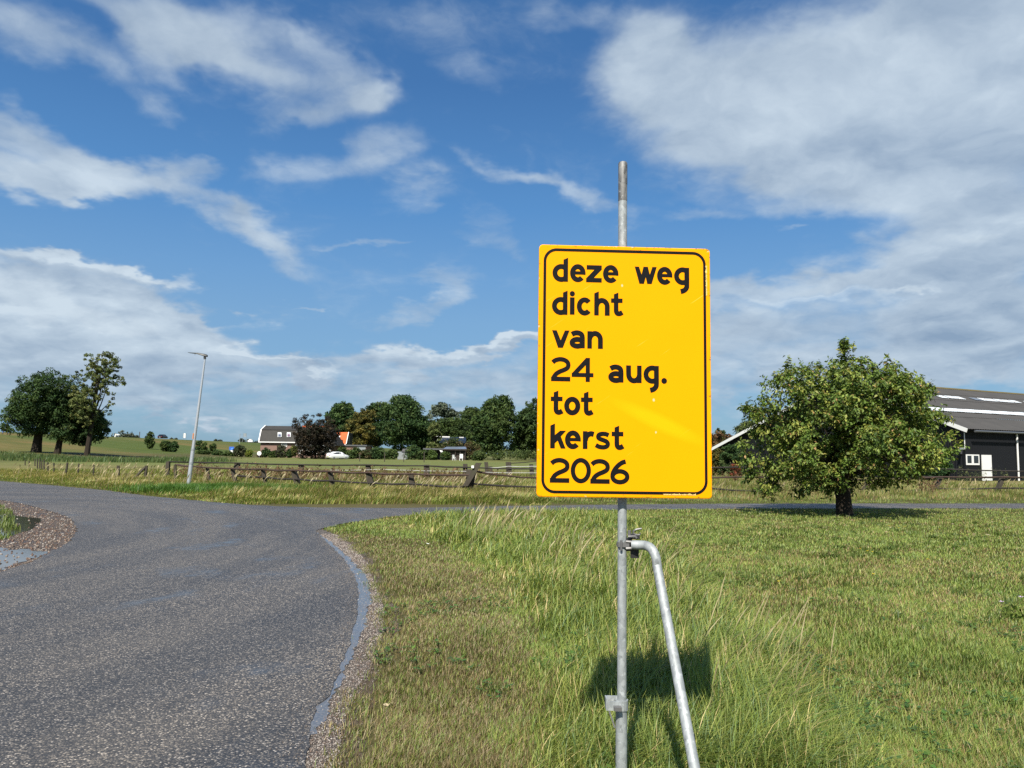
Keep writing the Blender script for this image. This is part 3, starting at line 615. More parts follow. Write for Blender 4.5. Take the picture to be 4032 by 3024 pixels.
stalks('straw_stalks', [(1880,2120,160,40,34),(2010,2105,120,40,26),(2330,2330,200,120,12),(2560,2330,200,100,16),(2700,2480,220,140,16),(2960,2760,300,160,26),(2300,2230,150,60,18),(2180,2180,250,50,16),(2600,2250,100,60,8),(3100,2900,160,100,8)], 'tall straw coloured seed stalks bending out of the long grass by the sign')
# left verge, from the road edge to the wire fence and beyond
x, y = polar(150000, 24, 62, -40, 3, .6); k = free(x, y) & ~inpoly(LEFT0, x, y)
fy_ = np.interp(x, [-45, -30, -18, -9, -2, 8, 30], [44, 42, 37, 33.5, 30.5, 28.5, 30]); k &= (y < fy_+26)
rfy = np.interp(x, *zip(*sorted([(p[0], p[1]) for p in RF]))); dd = y-rfy; k &= dd > 0
x, y, dd = x[k], y[k], dd[k]; n = len(x); nm = fbm(x, y, .35, 21); nm2 = fbm(x, y, 1.3, 22); VB = 1.2
h = (.04+np.clip(dd/3.0, 0, 1)*.22+.12*np.clip(dd/3, 0, 1)*nm2)*rng.uniform(.6, 1.3, n)
h = h*np.where(x < -10.5, .62, 1)
beyond = dd > 13
h = np.where(beyond, .22, h)*np.where(beyond, rng.uniform(.6, 1.2, n), 1)
bd = np.clip((dd-1.2)/3.0, 0, 1)*np.clip((11.5-dd)/3.5, 0, 1)
col = mixcol(n, np.clip(.25+.75*bd*(nm*1.5), 0, .85), palette(n, [GREEN2, YG, GREEN], [.35, .5, .15]), palette(n, [STRAW, YG, BROWN], [.5, .3, .2]))
blades('verge_grass', x, y, h, np.full(n, .026), col*1.2, 'rough verge grass, part straw yellow, between the road and the fences', lean=.35, windamt=.6, seg=2)
# strip beyond the path on the right and weeds in the paddock
x, y = polar(110000, 25.0, 60, -4, 40, .5); k = free(x, y); rfy = np.interp(x, *zip(*sorted([(p[0], p[1]) for p in RF]))); dd = y-rfy; k &= dd > 0.02
x, y, dd = x[k], y[k], dd[k]; n = len(x); nm = fbm(x, y, .3, 41); nm2 = fbm(x, y, 1.2, 42)
h = (.05+np.clip((dd-1.5)/3, 0, 1)*(.16+.35*np.clip(nm2-.35, 0, 1)))*rng.uniform(.6, 1.3, n)
col = mixcol(n, np.clip((dd-1.2)/2.6, 0, .72), palette(n, [GREEN, GREEN2, YG], [.4, .4, .2]), palette(n, [BROWN, YG, STRAW, GREEN], [.36, .3, .2, .14]))
blades('paddock_grass', x, y, h, np.full(n, .024), col*1.1, 'brownish grass and weeds growing around the paddock fence rails', lean=.35, windamt=.4, seg=2)
stalks('fence_stalks', [(1300,1905,900,22,260),(1650,1930,260,20,130),(1900,1930,200,16,60),(700,1890,500,22,120),(300,1858,500,12,90),(3000,1945,800,12,60),(3800,1930,400,14,60)], 'pale dry stalks along the fences', .4, .75, (.36, .30, .16), 1.0)
# docks: rust brown weeds
def weeds(name, spots, label, cols, h0, h1):
    X_, Y_ = [], []
    for (px, py, rx, ry, cnt) in spots:
        for i in range(cnt):
            a = rng.normal(0, .5, 2); q_ = hit(px+a[0]*rx, py+a[1]*ry); X_.append(q_.x); Y_.append(q_.y)
    X_ = np.array(X_); Y_ = np.array(Y_); z = H(X_, Y_); n = len(X_); K = 26
    h = rng.uniform(h0, h1, n); t = rng.uniform(.15, 1, (n, K)); th = rng.uniform(0, 6.3, (n, K)); rr = (.03+.16*(1-t)+.04)*h[:, None]
    cx = X_[:, None]+np.cos(th)*rr; cy = Y_[:, None]+np.sin(th)*rr; cz = z[:, None]+t*h[:, None]; s = rng.uniform(.02, .045, (n, K))
    V = np.zeros((n*K, 3, 3)); c3 = np.stack([cx, cy, cz], -1).reshape(-1, 3); s_ = s.reshape(-1, 1)
    for j in range(3): V[:, j] = c3+rng.normal(0, 1, (n*K, 3))*s_
    o = inst_mesh(name, V, [(0, 1, 2)], M_FARLEAF, None, palette(n*K, cols, [1]*len(cols))); tag(o, label, 'weeds', kind='stuff')
weeds('dock_weeds', [(1250,1893,420,14,260),(1580,1900,120,16,60),(1800,1900,160,14,130),(760,1865,100,14,40),(1010,1875,200,14,80),(3650,1945,50,10,20),(2950,1900,200,10,30)], 'rust brown dock weeds standing behind the front paddock rails', [(.12, .06, .035), (.17, .09, .05), (.09, .07, .03), (.2, .14, .07)], .35, .8)
weeds('thistle_weeds', [(3830,1900,140,6,22),(3990,1895,80,8,10),(3600,1885,200,6,20),(2900,1880,100,6,12),(850,1850,140,10,26)], 'grey green thistles growing in the paddock before the barn', [(.09, .11, .04), (.13, .14, .06), (.07, .09, .035)], .7, 1.25)
# reeds at the foot of the dyke
n = 42000; x = rng.uniform(-92, -36, n); y = rng.uniform(72, 112, n); yc = 92+.10*(x+60)+14*(fbm(x, y*0, .10, 3)-.5); k = (np.abs(y-yc) < 3+11*fbm(x, y, .18, 13)*rng.uniform(.5, 1, n)) & (x > -84+.3*(y-80))
x, y = x[k], y[k]; n = len(x); h = rng.uniform(.35, 1.05, n)*(.35+1.0*fbm(x, y, .12, 4)); col = palette(n, [(.13, .19, .075), (.16, .215, .08), (.11, .16, .07), (.22, .22, .09)], [.35, .3, .25, .1])
blades('reed_bed', x, y, h, np.full(n, .09), col, 'strip of tall bluish green reeds in front of the dyke', lean=.2, windamt=.35, seg=2, cat='reeds')
# low growth on the grass patch in the bend
patch = G([(-300,1990),(-100,1992),(0,1990),(40,2012),(62,2035),(50,2060),(82,2090),(70,2105),(25,2130),(0,2135),(-300,2170)])
x = rng.uniform(-24, -8, 60000); y = rng.uniform(10, 26, 60000); k = inpoly(patch, x, y) & (fbm(x, y, 1.2, 5) > .42); x, y = x[k], y[k]; n = len(x)
blades('bend_grass', x, y, rng.uniform(.04, .15, n), np.full(n, .018), palette(n, [GREEN2, YG, GREEN], [.4, .2, .4]), 'bright green grass patch standing in the puddle at the bend', lean=.6, windamt=.2, seg=2, z=np.full(n, .012))
# lush clump right of the lamp post foot
x0, y0 = gp(900, 1935); n = 16000; x = rng.normal(x0, 1.5, n); y = rng.normal(y0, .9, n); k = (~inpoly(ROAD0, x, y)); x, y = x[k], y[k]; n = len(x)
blades('lush_grass', x, y, rng.uniform(.15, .42, n), np.full(n, .02), palette(n, [(.09, .19, .03), (.12, .22, .04), (.06, .14, .025)], [.4, .3, .3]), 'lush green grass clump beside the foot of the lamp post', lean=.5, windamt=.5, seg=2)

# small finds on the lawn
def curled(px, py, s, name, label, cat, m, grp=None, z=.03, petals=0):
    x, y = gp(px, py); bm_ = MB()
    if petals:
        for i in range(petals):
            a = 2*PI*i/petals; c, s_ = math.cos(a), math.sin(a); b = a+.35; d = a-.35
            bm_.add([(0,0,0), (math.cos(d)*s*.7, math.sin(d)*s*.7, s*.25), (c*s, s_*s, s*.35), (math.cos(b)*s*.7, math.sin(b)*s*.7, s*.25)], [(0,1,2,3)])
    else:
        N_ = 9; pts = []
        for i in range(N_):
            a = 2*PI*i/N_; rr = s*(1 if i % 2 else .62)*(1+.2*math.sin(i*2.3)); pts.append((math.cos(a)*rr, math.sin(a)*rr*.75, abs(math.cos(a))*s*.5+.006*math.sin(i)))
        bm_.add([(0,0,0)]+pts, [(0, 1+i, 1+(i+1) % N_) for i in range(N_)])
    o = bm_.build(name, m); o.location = (x, y, z); tag(o, label, cat, grp); return o
curled(1526, 2800, .038, 'dry_leaf', 'pale curled dry leaf lying on the short grass near the gravel edge', 'leaf', M_PALELEAF)
curled(1687, 2157, .05, 'paper_scrap', 'small white scrap lying in the grass at the tip of the verge', 'litter', M_WHITE, z=.06)
for i, (px, py) in enumerate([(3388,2178),(3416,2188),(3436,2192),(3654,2222),(3500,2084),(3540,2092),(3562,2088),(3700,2098),(3806,2098),(3440,2284),(3066,2314)]):
    curled(px, py, .022, 'hawkbit_flower', 'tiny yellow flower in the lawn before the fruit tree', 'flower', M_PETAL, 'yellow flowers dotted over the lawn', .075, 8)
pr = empty('mallow_plant', (*gp(3985, 2440), 0), 'small green plant with lilac flowers at the right edge of the lawn', 'plant')
V = []; n = 60; th = rng.uniform(0, 6.3, n); rr = rng.uniform(.02, .14, n); base = np.stack([np.cos(th)*rr, np.sin(th)*rr, rng.uniform(.03, .11, n)], -1); V = base[:, None, :]+rng.normal(0, .022, (n, 4, 3)); inst_mesh('foliage', V, [(0,1,2,3)], M_LEAF, pr, palette(n, [GREEN, GREEN2], [1, 1]))['kind'] = 'stuff'
for (dx, dz) in ((-.10, .17), (.10, .22)):
    s_ = MB().tube([(dx*.3, 0, 0), (dx, 0, dz)], .0025, 5).build('stem', M_DARKCLAMP, pr); s_.data.materials.clear(); s_.data.materials.append(mat('stem_green', lambda t: pb(t, (.08, .15, .03), .6)))
    f_ = MB()
    for i in range(5):
        a = 2*PI*i/5; f_.add([(0,0,0), (math.cos(a-.4)*.02, math.sin(a-.4)*.02, .01), (math.cos(a)*.028, math.sin(a)*.028, .014), (math.cos(a+.4)*.02, math.sin(a+.4)*.02, .01)], [(0,1,2,3)])
    fo = f_.build('flower', M_LILAC, pr); fo.location = (dx, 0, dz)
# fallen leaves under the fruit tree
xl, yl = polar(650, 16, 26, 12, 34); k = free(xl, yl) & (rng.uniform(0, 1, 650) < np.clip(1.3-np.hypot(xl-9.6, yl-21.5)/5.5, 0.03, 1)); xl, yl = xl[k], yl[k]; n = len(xl)
V = np.stack([xl, yl, np.full(n, .06)], -1)[:, None, :]+rng.normal(0, .024, (n, 4, 3))*np.array([1, 1, .3]); o = inst_mesh('leaf_litter', V, [(0,1,2,3)], M_LEAF, None, palette(n, [(.36,.28,.16),(.3,.21,.08),(.42,.36,.24)], [1,1,1])); tag(o, 'pale fallen leaves scattered under the fruit tree', 'fallen leaves', kind='stuff')

# ------------------------------------------------------------------ the sign
SY, SW, SH = math.degrees(.0472440333), .8185, 1.185
SC = Vector((0.528544, 3.6, 1.995109)); yaw = .0472440333
SM = Matrix.Translation(SC) @ Matrix.Rotation(yaw, 4, 'Z')
SMi = SM.inverted()
def sp(px, py):
    d = Vector(pdir(px, py)); o = SMi @ Vector((0, 0, EYE)); dl = SMi.to_3x3() @ d; t = (-0.012-o.y)/dl.y; q_ = o+dl*t; return q_.x, q_.z
pole_x, pole_y = at(2449, 2300, 3.66).x, 3.66
sign = empty('road_sign', (pole_x, pole_y, 0), 'yellow temporary road sign with black Dutch text on a galvanised steel pole', 'road sign')
def under(o, M_=None):
    o.parent = sign; o.matrix_parent_inverse = Matrix.Translation((-pole_x, -pole_y, 0))
    if M_ is not None: o.matrix_basis = M_
    return o
def rrect(w_, h_, r_, n=8):
    o = []
    for (cx, cz, a0) in ((w_/2-r_, h_/2-r_, 0), (-w_/2+r_, h_/2-r_, 90), (-w_/2+r_, -h_/2+r_, 180), (w_/2-r_, -h_/2+r_, 270)):
        for i in range(n+1): a = math.radians(a0+90*i/n); o.append((cx+r_*math.cos(a), cz+r_*math.sin(a)))
    return o
oc = rrect(SW, SH, .018); ic = rrect(SW-.008, SH-.008, .015)
b_ = MB(); n = len(oc)
b_.add([(x, -.0105, z) for x, z in ic]+[(x, -.0085, z) for x, z in oc]+[(x, .012, z) for x, z in oc], [tuple(range(n))[::-1]]+[(i, (i+1) % n, n+(i+1) % n, n+i) for i in range(n)]+[(n+i, n+(i+1) % n, 2*n+(i+1) % n, 2*n+i) for i in range(n)]+[tuple(range(2*n, 3*n))])
panel = under(b_.build('sign_panel', M_SIGN), SM)
bo = rrect(SW-.042, SH-.034, .062, 12); bi = rrect(SW-.042-.026, SH-.034-.026, .049, 12); n = len(bo)
brd = MB().add([(x, -.0118, z) for x, z in bo]+[(x, -.0118, z) for x, z in bi], [(i, (i+1) % n, n+(i+1) % n, n+i) for i in range(n)]).build('border_line', M_BLACK); under(brd, SM)
# letters: drawn as strokes in units of the x-height
S_ = .285
def arc(cx, cy, rx, ry, a0, a1, n=28): return [(cx+rx*math.cos(math.radians(a0+(a1-a0)*i/n)), cy+ry*math.sin(math.radians(a0+(a1-a0)*i/n))) for i in range(n+1)]
def crv(pts, n=7):
    o = []; k = len(pts)
    for i in range(k-1):
        p0, p1, p2, p3 = pts[max(i-1, 0)], pts[i], pts[i+1], pts[min(i+2, k-1)]
        for j in range(n):
            t = j/n; o.append(tuple(.5*((2*p1[d])+(-p0[d]+p2[d])*t+(2*p0[d]-5*p1[d]+4*p2[d]-p3[d])*t*t+(-p0[d]+3*p1[d]-3*p2[d]+p3[d])*t**3) for d in (0, 1)))
    return o+[pts[-1]]
def ribbon(pts, s=S_, closed=False):
    L = []; R = []; k = len(pts)
    for i, p in enumerate(pts):
        a = pts[(i-1) % k] if closed else pts[max(i-1, 0)]; b = pts[(i+1) % k] if closed else pts[min(i+1, k-1)]
        dx, dy = b[0]-a[0], b[1]-a[1]; l = math.hypot(dx, dy) or 1; nx_, ny_ = -dy/l*s/2, dx/l*s/2; L.append((p[0]+nx_, p[1]+ny_)); R.append((p[0]-nx_, p[1]-ny_))
    v = L+R; f = [(i, i+1, k+i+1, k+i) for i in range(k-1)]+([(k-1, 0, k, 2*k-1)] if closed else [])
    return v, f
def poly(p): return list(p), [tuple(range(len(p)))]
def disc(cx, cy, r_, n=24): return poly([(cx+r_*math.cos(2*PI*i/n), cy+r_*math.sin(2*PI*i/n)) for i in range(n)])
ell = lambda cx, cy, rx, ry, n=40: [(cx+rx*math.cos(2*PI*i/n), cy+ry*math.sin(2*PI*i/n)) for i in range(n)]
rect = lambda a, b, c, d: poly([(a, b), (c, b), (c, d), (a, d)])
archn = arc(.445, .515, .31, .36, 175, 0)+[(.755, .3), (.755, 0)]
bowl = arc(.50, .5, .37, .38, 45, 315)
SN = .25
two = [ribbon(crv([(.09,1.07),(.24,1.19),(.48,1.255),(.74,1.225),(.93,1.10),(.985,.93),(.93,.77),(.74,.65),(.50,.55),(.29,.41),(.16,.22),(.12,.03)]), SN), rect(0, 0, 1.10, SN)]
tt = lambda: [poly([(.165,.30),(.43,.30),(.43,1.36),(.165,1.25)]), rect(0, .765, .67, 1.01), ribbon(crv([(.298,.40),(.305,.26),(.36,.16),(.46,.125),(.57,.16),(.66,.21)]), S_*.95)]
GL = {
 'd': [ribbon(bowl), poly([(.62,0),(.886,0),(.886,1.40),(.62,1.28)])],
 'e': [ribbon(arc(.44, .5, .31, .385, -12+0, 318)), rect(.16, .425, .84, .605)],
 'z': [poly([(.03,1.0),(.91,1.0),(.91,.76),(.44,.255),(.91,.255),(.91,0),(0,0),(0,.22),(.49,.745),(.03,.745)])],
 'w': [poly([(0,1),(.25,1),(.40,.54),(.51,1),(.77,1),(.88,.54),(1.03,1),(1.286,1),(.99,0),(.73,0),(.64,.40),(.54,0),(.27,0)])],
 'g': [ribbon(bowl), ribbon(crv([(.735,1.0),(.735,.5),(.735,0),(.715,-.17),(.62,-.30),(.50,-.37),(.37,-.40)]))],
 'i': [rect(0, 0, .27, 1.0), disc(.135, 1.215, .15)],
 'c': [ribbon(arc(.44, .5, .31, .385, 40, 320))],
 'h': [poly([(0,0),(.265,0),(.265,1.40),(0,1.28)]), ribbon(archn)],
 't': tt(),
 'v': [poly([(0,1),(.27,1),(.50,.43),(.74,1),(1.0,1),(.63,0),(.35,0)])],
 'a': [ribbon(crv([(.12,.79),(.26,.86),(.42,.885),(.58,.85),(.69,.76),(.725,.60),(.725,.3),(.725,0)])), ribbon(arc(.44, .31, .31, .195, 25, 335))],
 'n': [rect(0, 0, .265, 1.0), ribbon(archn)],
 'u': [rect(.62, 0, .886, 1.0), ribbon([(.13, 1.0), (.13, .7)]+arc(.445, .485, .31, .36, 180, 355))],
 '.': [disc(.16, .155, .165)],
 'o': [ribbon(ell(.45, .5, .32, .385), S_, True)],
 'k': [poly([(0,0),(.265,0),(.265,1.40),(0,1.28)]), poly([(.25,.74),(.56,1.0),(.89,1.0),(.60,.68),(.875,0),(.60,0),(.42,.44),(.25,.28)])],
 'r': [rect(0, 0, .265, 1.0), ribbon(crv([(.15,.50),(.19,.68),(.31,.81),(.46,.865),(.62,.83)]))],
 's': [ribbon(crv([(.78,.80),(.60,.87),(.40,.875),(.235,.82),(.185,.71),(.25,.61),(.45,.53),(.65,.45),(.735,.33),(.70,.20),(.57,.13),(.40,.12),(.22,.155),(.05,.24)]), .245)],
 '2': two,
 '4': [rect(.80, 0, 1.045, 1.37), rect(0, .275, 1.25, .50), poly([(0,.46),(.82,1.37),(1.0,1.37),(.86,1.03),(.33,.46)])],
 '0': [ribbon(ell(.565, .70, .45, .585, 48), SN, True)],
 '6': [ribbon(ell(.54, .41, .42, .305, 44), SN, True), ribbon(crv([(.87,1.265),(.68,1.21),(.45,1.05),(.25,.82),(.14,.60),(.118,.42)]), SN)],
}
K_ = 3.568
LINES = [(990, [('d',128,418),('e',375,421),('z',598,430),('e',838,433),('w',1282,450),('e',1598,458),('g',1838,463)]),
 (990, [('d',120,883),('i',370,885),('c',470,890),('h',712,896),('t',948,902)]),
 (1270, [('v',118,350),('a',368,356),('n',615,363)]),
 (1270, [('2',105,820),('4',395,828),('a',912,838),('u',1163,845),('g',1408,850),('.',1657,856)]),
 (1540, [('t',100,326),('o',292,330),('t',525,338)]),
 (1540, [('k',93,802),('e',303,806),('r',552,811),('s',722,816),('t',957,821)]),
 (1540, [('2',88,1283),('0',383,1290),('2',657,1297),('6',940,1303)])]
XH = 245/K_
x_a, z_a = sp(2300, 1500); x_b, _ = sp(2300+XH, 1500); _, z_b = sp(2300, 1500-XH)
XS = (x_b-x_a); ZS = (z_b-z_a)
for y0_, ls in LINES:
    for ch, zx, zy in ls:
        ox, oz = sp(2140+zx/K_, y0_+zy/K_); b_ = MB()
        for i, (v, f) in enumerate(GL[ch]): b_.add([(ox+a*XS, -.0119-.00025*i, oz+c*ZS) for a, c in v], f)
        under(b_.build('letter', M_BLACK), SM)
def small_text(txt, px, py, hgt, rot, width):
    cu = bpy.data.curves.new('web_address', 'FONT'); cu.body = txt; cu.size = hgt; cu.align_x = 'LEFT'; cu.offset = hgt*.05
    to = bpy.data.objects.new('web_address', cu); C.objects.link(to); bpy.context.view_layer.update()
    me = bpy.data.meshes.new_from_object(to); bpy.data.objects.remove(to)
    xs = [v.co.x for v in me.vertices]; k = width/(max(xs)-min(xs)); me.transform(Matrix.Scale(k, 4, (1, 0, 0)))
    me.transform(Matrix.Rotation(PI/2, 4, 'X')); me.transform(Matrix.Rotation(rot, 4, 'Y')); x_, z_ = sp(px, py); me.transform(Matrix.Translation((x_, -.0124, z_)))
    me.materials.clear(); me.materials.append(M_TEXTY); o = bpy.data.objects.new('web_address', me); C.objects.link(o); under(o, SM)
small_text('www.visschertraffic.nl', 2612, 1949, .0105, 0, .154)
small_text('www.visschertraffic.nl', 2784, 1164, .0105, -PI/2, .145)
# pole, sleeve, clamps
pt = at(2452, 640, pole_y)
under(MB().tube([(pole_x, pole_y, .385), (pole_x+.001, pole_y, 2.0), (pt.x, pole_y, at(2452, 790, pole_y).z)], .0212, 20).build('pole', M_GALV, smooth=True))
zt = at(2452, 790, pole_y).z; zs = at(2452, 725, pole_y).z
under(MB().tube([(pt.x, pole_y, zt-.003), (pt.x, pole_y, zs), ], .0218, 20).build('pole_top', M_GALVD, smooth=True))
under(MB().tube([(pt.x+.0005, pole_y, zs-.001), (pt.x+.0005, pole_y, pt.z-.006), (pt.x+.0005, pole_y, pt.z)], [.0222, .0222, .0195], 20).build('pole_top', M_GALVD, smooth=True))
zc = at(2449, 2790, pole_y).z
under(MB().tube([(pole_x-.002, pole_y, 0), (pole_x-.002, pole_y, zc+.01)], .0262, 20).build('sleeve', M_GALV, smooth=True))
for zz in (SC.z+.42, SC.z-.42):
    b_ = MB().tube([(pole_x, pole_y, zz-.015), (pole_x, pole_y, zz+.015)], .026, 16).box((pole_x-.06, pole_y-.046, zz-.013), (pole_x+.06, pole_y-.026, zz+.013)); under(b_.build('bracket', M_CLAMP))
# lower sleeve clamp with its wedge
b_ = MB().tube([(pole_x-.002, pole_y, zc-.004), (pole_x-.002, pole_y, zc+.040)], .031, 18)
b_.box((pole_x-.068, pole_y-.026, zc-.002), (pole_x-.015, pole_y-.018, zc+.038)).box((pole_x-.075, pole_y-.026, zc-.002), (pole_x-.067, pole_y+.028, zc+.05)).box((pole_x-.068, pole_y+.018, zc+.012), (pole_x-.015, pole_y+.027, zc+.050))
under(b_.build('sleeve_clamp', M_GALV)); under(MB().box((pole_x-.042, pole_y-.06, zc+.006), (pole_x-.008, pole_y-.027, zc+.022)).build('wedge', M_CLAMP)); under(MB().bar((pole_x-.062, pole_y-.02, zc), (pole_x-.036, pole_y-.03, zc-.075), .007).build('wedge_tail', M_CLAMP))
# swivel coupler
zk = at(2449, 2143, pole_y).z; cx_ = pole_x+.045
b_ = MB().tube([(pole_x, pole_y, zk-.011), (pole_x, pole_y, zk+.011)], .0262, 18)
b_.bar((pole_x-.02, pole_y-.024, zk), (pole_x+.03, pole_y-.028, zk), .008, .02); under(b_.build('coupler_ring', M_CLAMP))
b_ = MB().tube([(pole_x-.008, pole_y-.032, zk+.022), (pole_x-.008, pole_y-.032, zk-.024)], .0055, 8).tube([(cx_-.02, pole_y-.022, zk+.038), (cx_+.012, pole_y-.022, zk+.040), (cx_+.02, pole_y-.02, zk+.032)], .006, 8).tube([(pole_x+.014, pole_y-.028, zk+.016), (pole_x+.04, pole_y-.03, zk+.014)], .007, 8).tube([(pole_x+.014, pole_y-.028, zk-.016), (pole_x+.04, pole_y-.03, zk-.014)], .007, 8)
b_.tube([(cx_-.012, pole_y-.01, zk+.035), (cx_-.012, pole_y-.01, zk+.066)], .008, 8); under(b_.build('coupler_bolt', M_CLAMP, smooth=True))
b_ = MB().tube([(cx_+.045, pole_y-.012, zk+.075), (cx_+.02, pole_y-.012, zk+.071), (cx_+.006, pole_y-.012, zk+.062), (cx_+.006, pole_y-.012, zk+.053), (cx_+.018, pole_y-.012, zk+.045), (cx_+.036, pole_y-.012, zk+.046), (cx_+.038, pole_y-.012, zk+.056)], .0045, 8); under(b_.build('coupler_hook', M_CLAMP, smooth=True))
b_ = MB().box((cx_-.006, pole_y-.014, zk+.026), (cx_+.036, pole_y+.014, zk+.048)).box((cx_-.004, pole_y-.012, zk-.062), (cx_+.032, pole_y+.012, zk-.022)).box((pole_x+.018, pole_y-.014, zk-.03), (cx_, pole_y+.014, zk+.03)); under(b_.build('coupler_jaw', M_DARKCLAMP))
# the bent strut
p0 = Vector((pole_x+.045, pole_y-.025, at(2500, 2143, pole_y).z)); p1 = at(2538, 2147, 3.61); p2 = at(2588, 2232, 3.55); p3 = at(2735, 3024, 3.0)
dirv = (p3-p2).normalized(); foot = p2+dirv*((p2.z-0)/-dirv.z)
cr = [p0, p0.lerp(p1, .5)]
for i in range(9):
    t = i/8; a = p1.lerp(Vector((p2.x-.006, p2.y, p1.z+.001)), t); b = Vector((p2.x-.006, p2.y, p1.z+.001)).lerp(p2, t); cr.append(a.lerp(b, t))
cr += [p2.lerp(foot, .3), foot]
under(MB().tube(cr, .0212, 18).build('strut', M_GALV, smooth=True))

# ------------------------------------------------------------------ lamp post
lb = Vector((*gp(740, 1922), 0)); LY = lb.y; lt = at(807, 1412, LY)
lamp = empty('street_lamp', lb, 'leaning silver street lamp with a flat dark head beside the road', 'street lamp')
def rel(o, base): o.parent = base; o.matrix_parent_inverse = Matrix.Translation(-base.location); return o
s1 = lb.lerp(lt, .19); s2 = lb.lerp(lt, .295)
rel(MB().tube([lb-(lt-lb)*.03, s1, s2], [.085, .08, .075], 16).build('pole_base', M_LAMPPOLE, smooth=True), lamp)
rel(MB().tube([s2, lt], [.066, .036], 16).build('pole', M_LAMPPOLE, smooth=True), lamp)
for s in (s1, s2): rel(MB().tube([s-Vector((0,0,.04)), s+Vector((0,0,.04))], .088 if s is s1 else .082, 16).build('pole_collar', M_GREYM, smooth=True), lamp)
pa, pbb = at(765, 1706, LY-.07), at(763, 1728, LY-.075); rel(MB().bar(pa+Vector((-.04,0,0)), pbb+Vector((-.04,0,0)), .03, .02).build('sticker', M_ORANGE), lamp)
rel(MB().tube([lt-Vector((0,0,.02)), at(806, 1404, LY)], .05, 12).build('socket', M_LAMPHEAD, smooth=True), lamp)
a0 = at(816, 1401, LY); a1 = at(778, 1392, LY); a2 = at(742, 1388.5, LY); b_ = MB(); pr_ = []
for (c_, hw, ht, hb) in ((a0, .07, .045, .055), (a0.lerp(a1, .3), .11, .055, .055), (a1, .13, .035, .03), (a1.lerp(a2, .5), .14, .012, .02), (a2, .10, .004, .006)):
    for (yy, zz) in ((-hw, -hb*.6), (-hw*.8, ht*.6), (0, ht), (hw*.8, ht*.6), (hw, -hb*.6), (0, -hb)): pr_.append((c_.x, c_.y+yy, c_.z+zz))
f_ = [(i*6+j, i*6+(j+1) % 6, (i+1)*6+(j+1) % 6, (i+1)*6+j) for i in range(4) for j in range(6)]+[tuple(range(6)), tuple(range(24, 30))]
rel(b_.add(pr_, f_).build('lamp_head', M_LAMPHEAD, smooth=True), lamp)
rel(MB().tube([at(768, 1394, LY), at(767.5, 1399, LY)], .006, 6).build('sensor_pin', M_LAMPHEAD), lamp)

# ------------------------------------------------------------------ fences
def post(parent, base, top, w, m=M_WOOD, d=None, name='post'):
    b, t = Vector(base), Vector(top); d = d or w
    mb = MB(); dd_ = (t-b); x_ = Vector((1,0,0)); y_ = Vector((0,1,0))
    j = lambda s: s*random.uniform(.85, 1.15)
    v = []
    for c_, k_ in ((b-dd_.normalized()*.1, 1.0), (b.lerp(t, .55), 1.0), (t, .92)):
        v += [c_-x_*j(w/2)*k_-y_*j(d/2)*k_, c_+x_*j(w/2)*k_-y_*j(d/2)*k_, c_+x_*j(w/2)*k_+y_*j(d/2)*k_, c_-x_*j(w/2)*k_+y_*j(d/2)*k_]
    v[8].z -= random.uniform(0, .03); v[10].z -= random.uniform(0, .04)
    f = [(0,3,2,1),(8,9,10,11)]+[(i*4+q_, i*4+(q_+1) % 4, (i+1)*4+(q_+1) % 4, (i+1)*4+q_) for i in (0, 1) for q_ in range(4)]
    o = mb.add(v, f).build(name, m); o.parent = parent; o.matrix_parent_inverse = Matrix.Translation(-parent.location); return o
def fence_post(parent, tx, ty, bx, by, w, Y=None, m=M_WOOD):
    Yb = gp(bx, by)[1] if Y is None else Y
    return post(parent, at(bx, by, Yb), at(tx, ty, Yb), w, m)
wf = empty('wire_fence', (*gp(300, 1880), 0), 'old wire fence with thin dark posts along the left verge', 'fence')
wl = [(398,650,398,718),(462,665,458,750),(553,628,556,700),(592,625,594,762),(632,620,630,757),(660,655,660,792),(698,640,696,822),(758,680,758,827),(853,690,855,857),(1070,685,1040,860),(1250,700,1232,885),(1485,718,1478,908),(1862,735,1862,917),(1884,735,1884,917)]
wp = []
for (tx, ty, bx, by) in wl:
    T_ = (tx/4.022, 1650+ty/4.022); B_ = (bx/4.022, 1650+by/4.022)
    Yb = {398: 66, 462: 62, 553: 64, 592: 56, 632: 55, 660: 52, 698: 50, 758: 48.5}.get(tx, 47.0 if tx < 1000 else 45.0 if tx < 1400 else 42)
    tp = at(T_[0], T_[1], Yb); bs = at(B_[0], B_[1], Yb); bs.z = min(bs.z, Hs(bs.x, bs.y)+.02); bs = Vector((bs.x, bs.y, Hs(bs.x, bs.y)-.02))
    post(wf, bs, tp, .065 if tx != 1070 else .085); wp.append(tp)
e1 = at(576, 1833, 41); post(wf, (e1.x-.02, 41, 0), e1, .13); e2 = at(527, 1881, 40.5); post(wf, (e2.x, 40.5, 0), at(572, 1838, 41), .12, name='brace')
wires = [p for p in wp if p.y < 52]+[e1]
for dz in (.1, .42):
    b_ = MB()
    for a, b in zip(wires[:-1], wires[1:]):
        if (a-b).length > .5: b_.tube([a-Vector((0,.06,dz)), b-Vector((0,.06,dz))], .006, 4)
    rel(b_.build('wire', M_DARKCLAMP), wf)
ssp = MB(); pst = post(empty('stake', (*gp(316, 1808), 0), 'single pale stake standing in the field below the left trees', 'stake'), hit(316, 1812), Vector(hit(316, 1812))+Vector((.05, 0, .75)), .12)

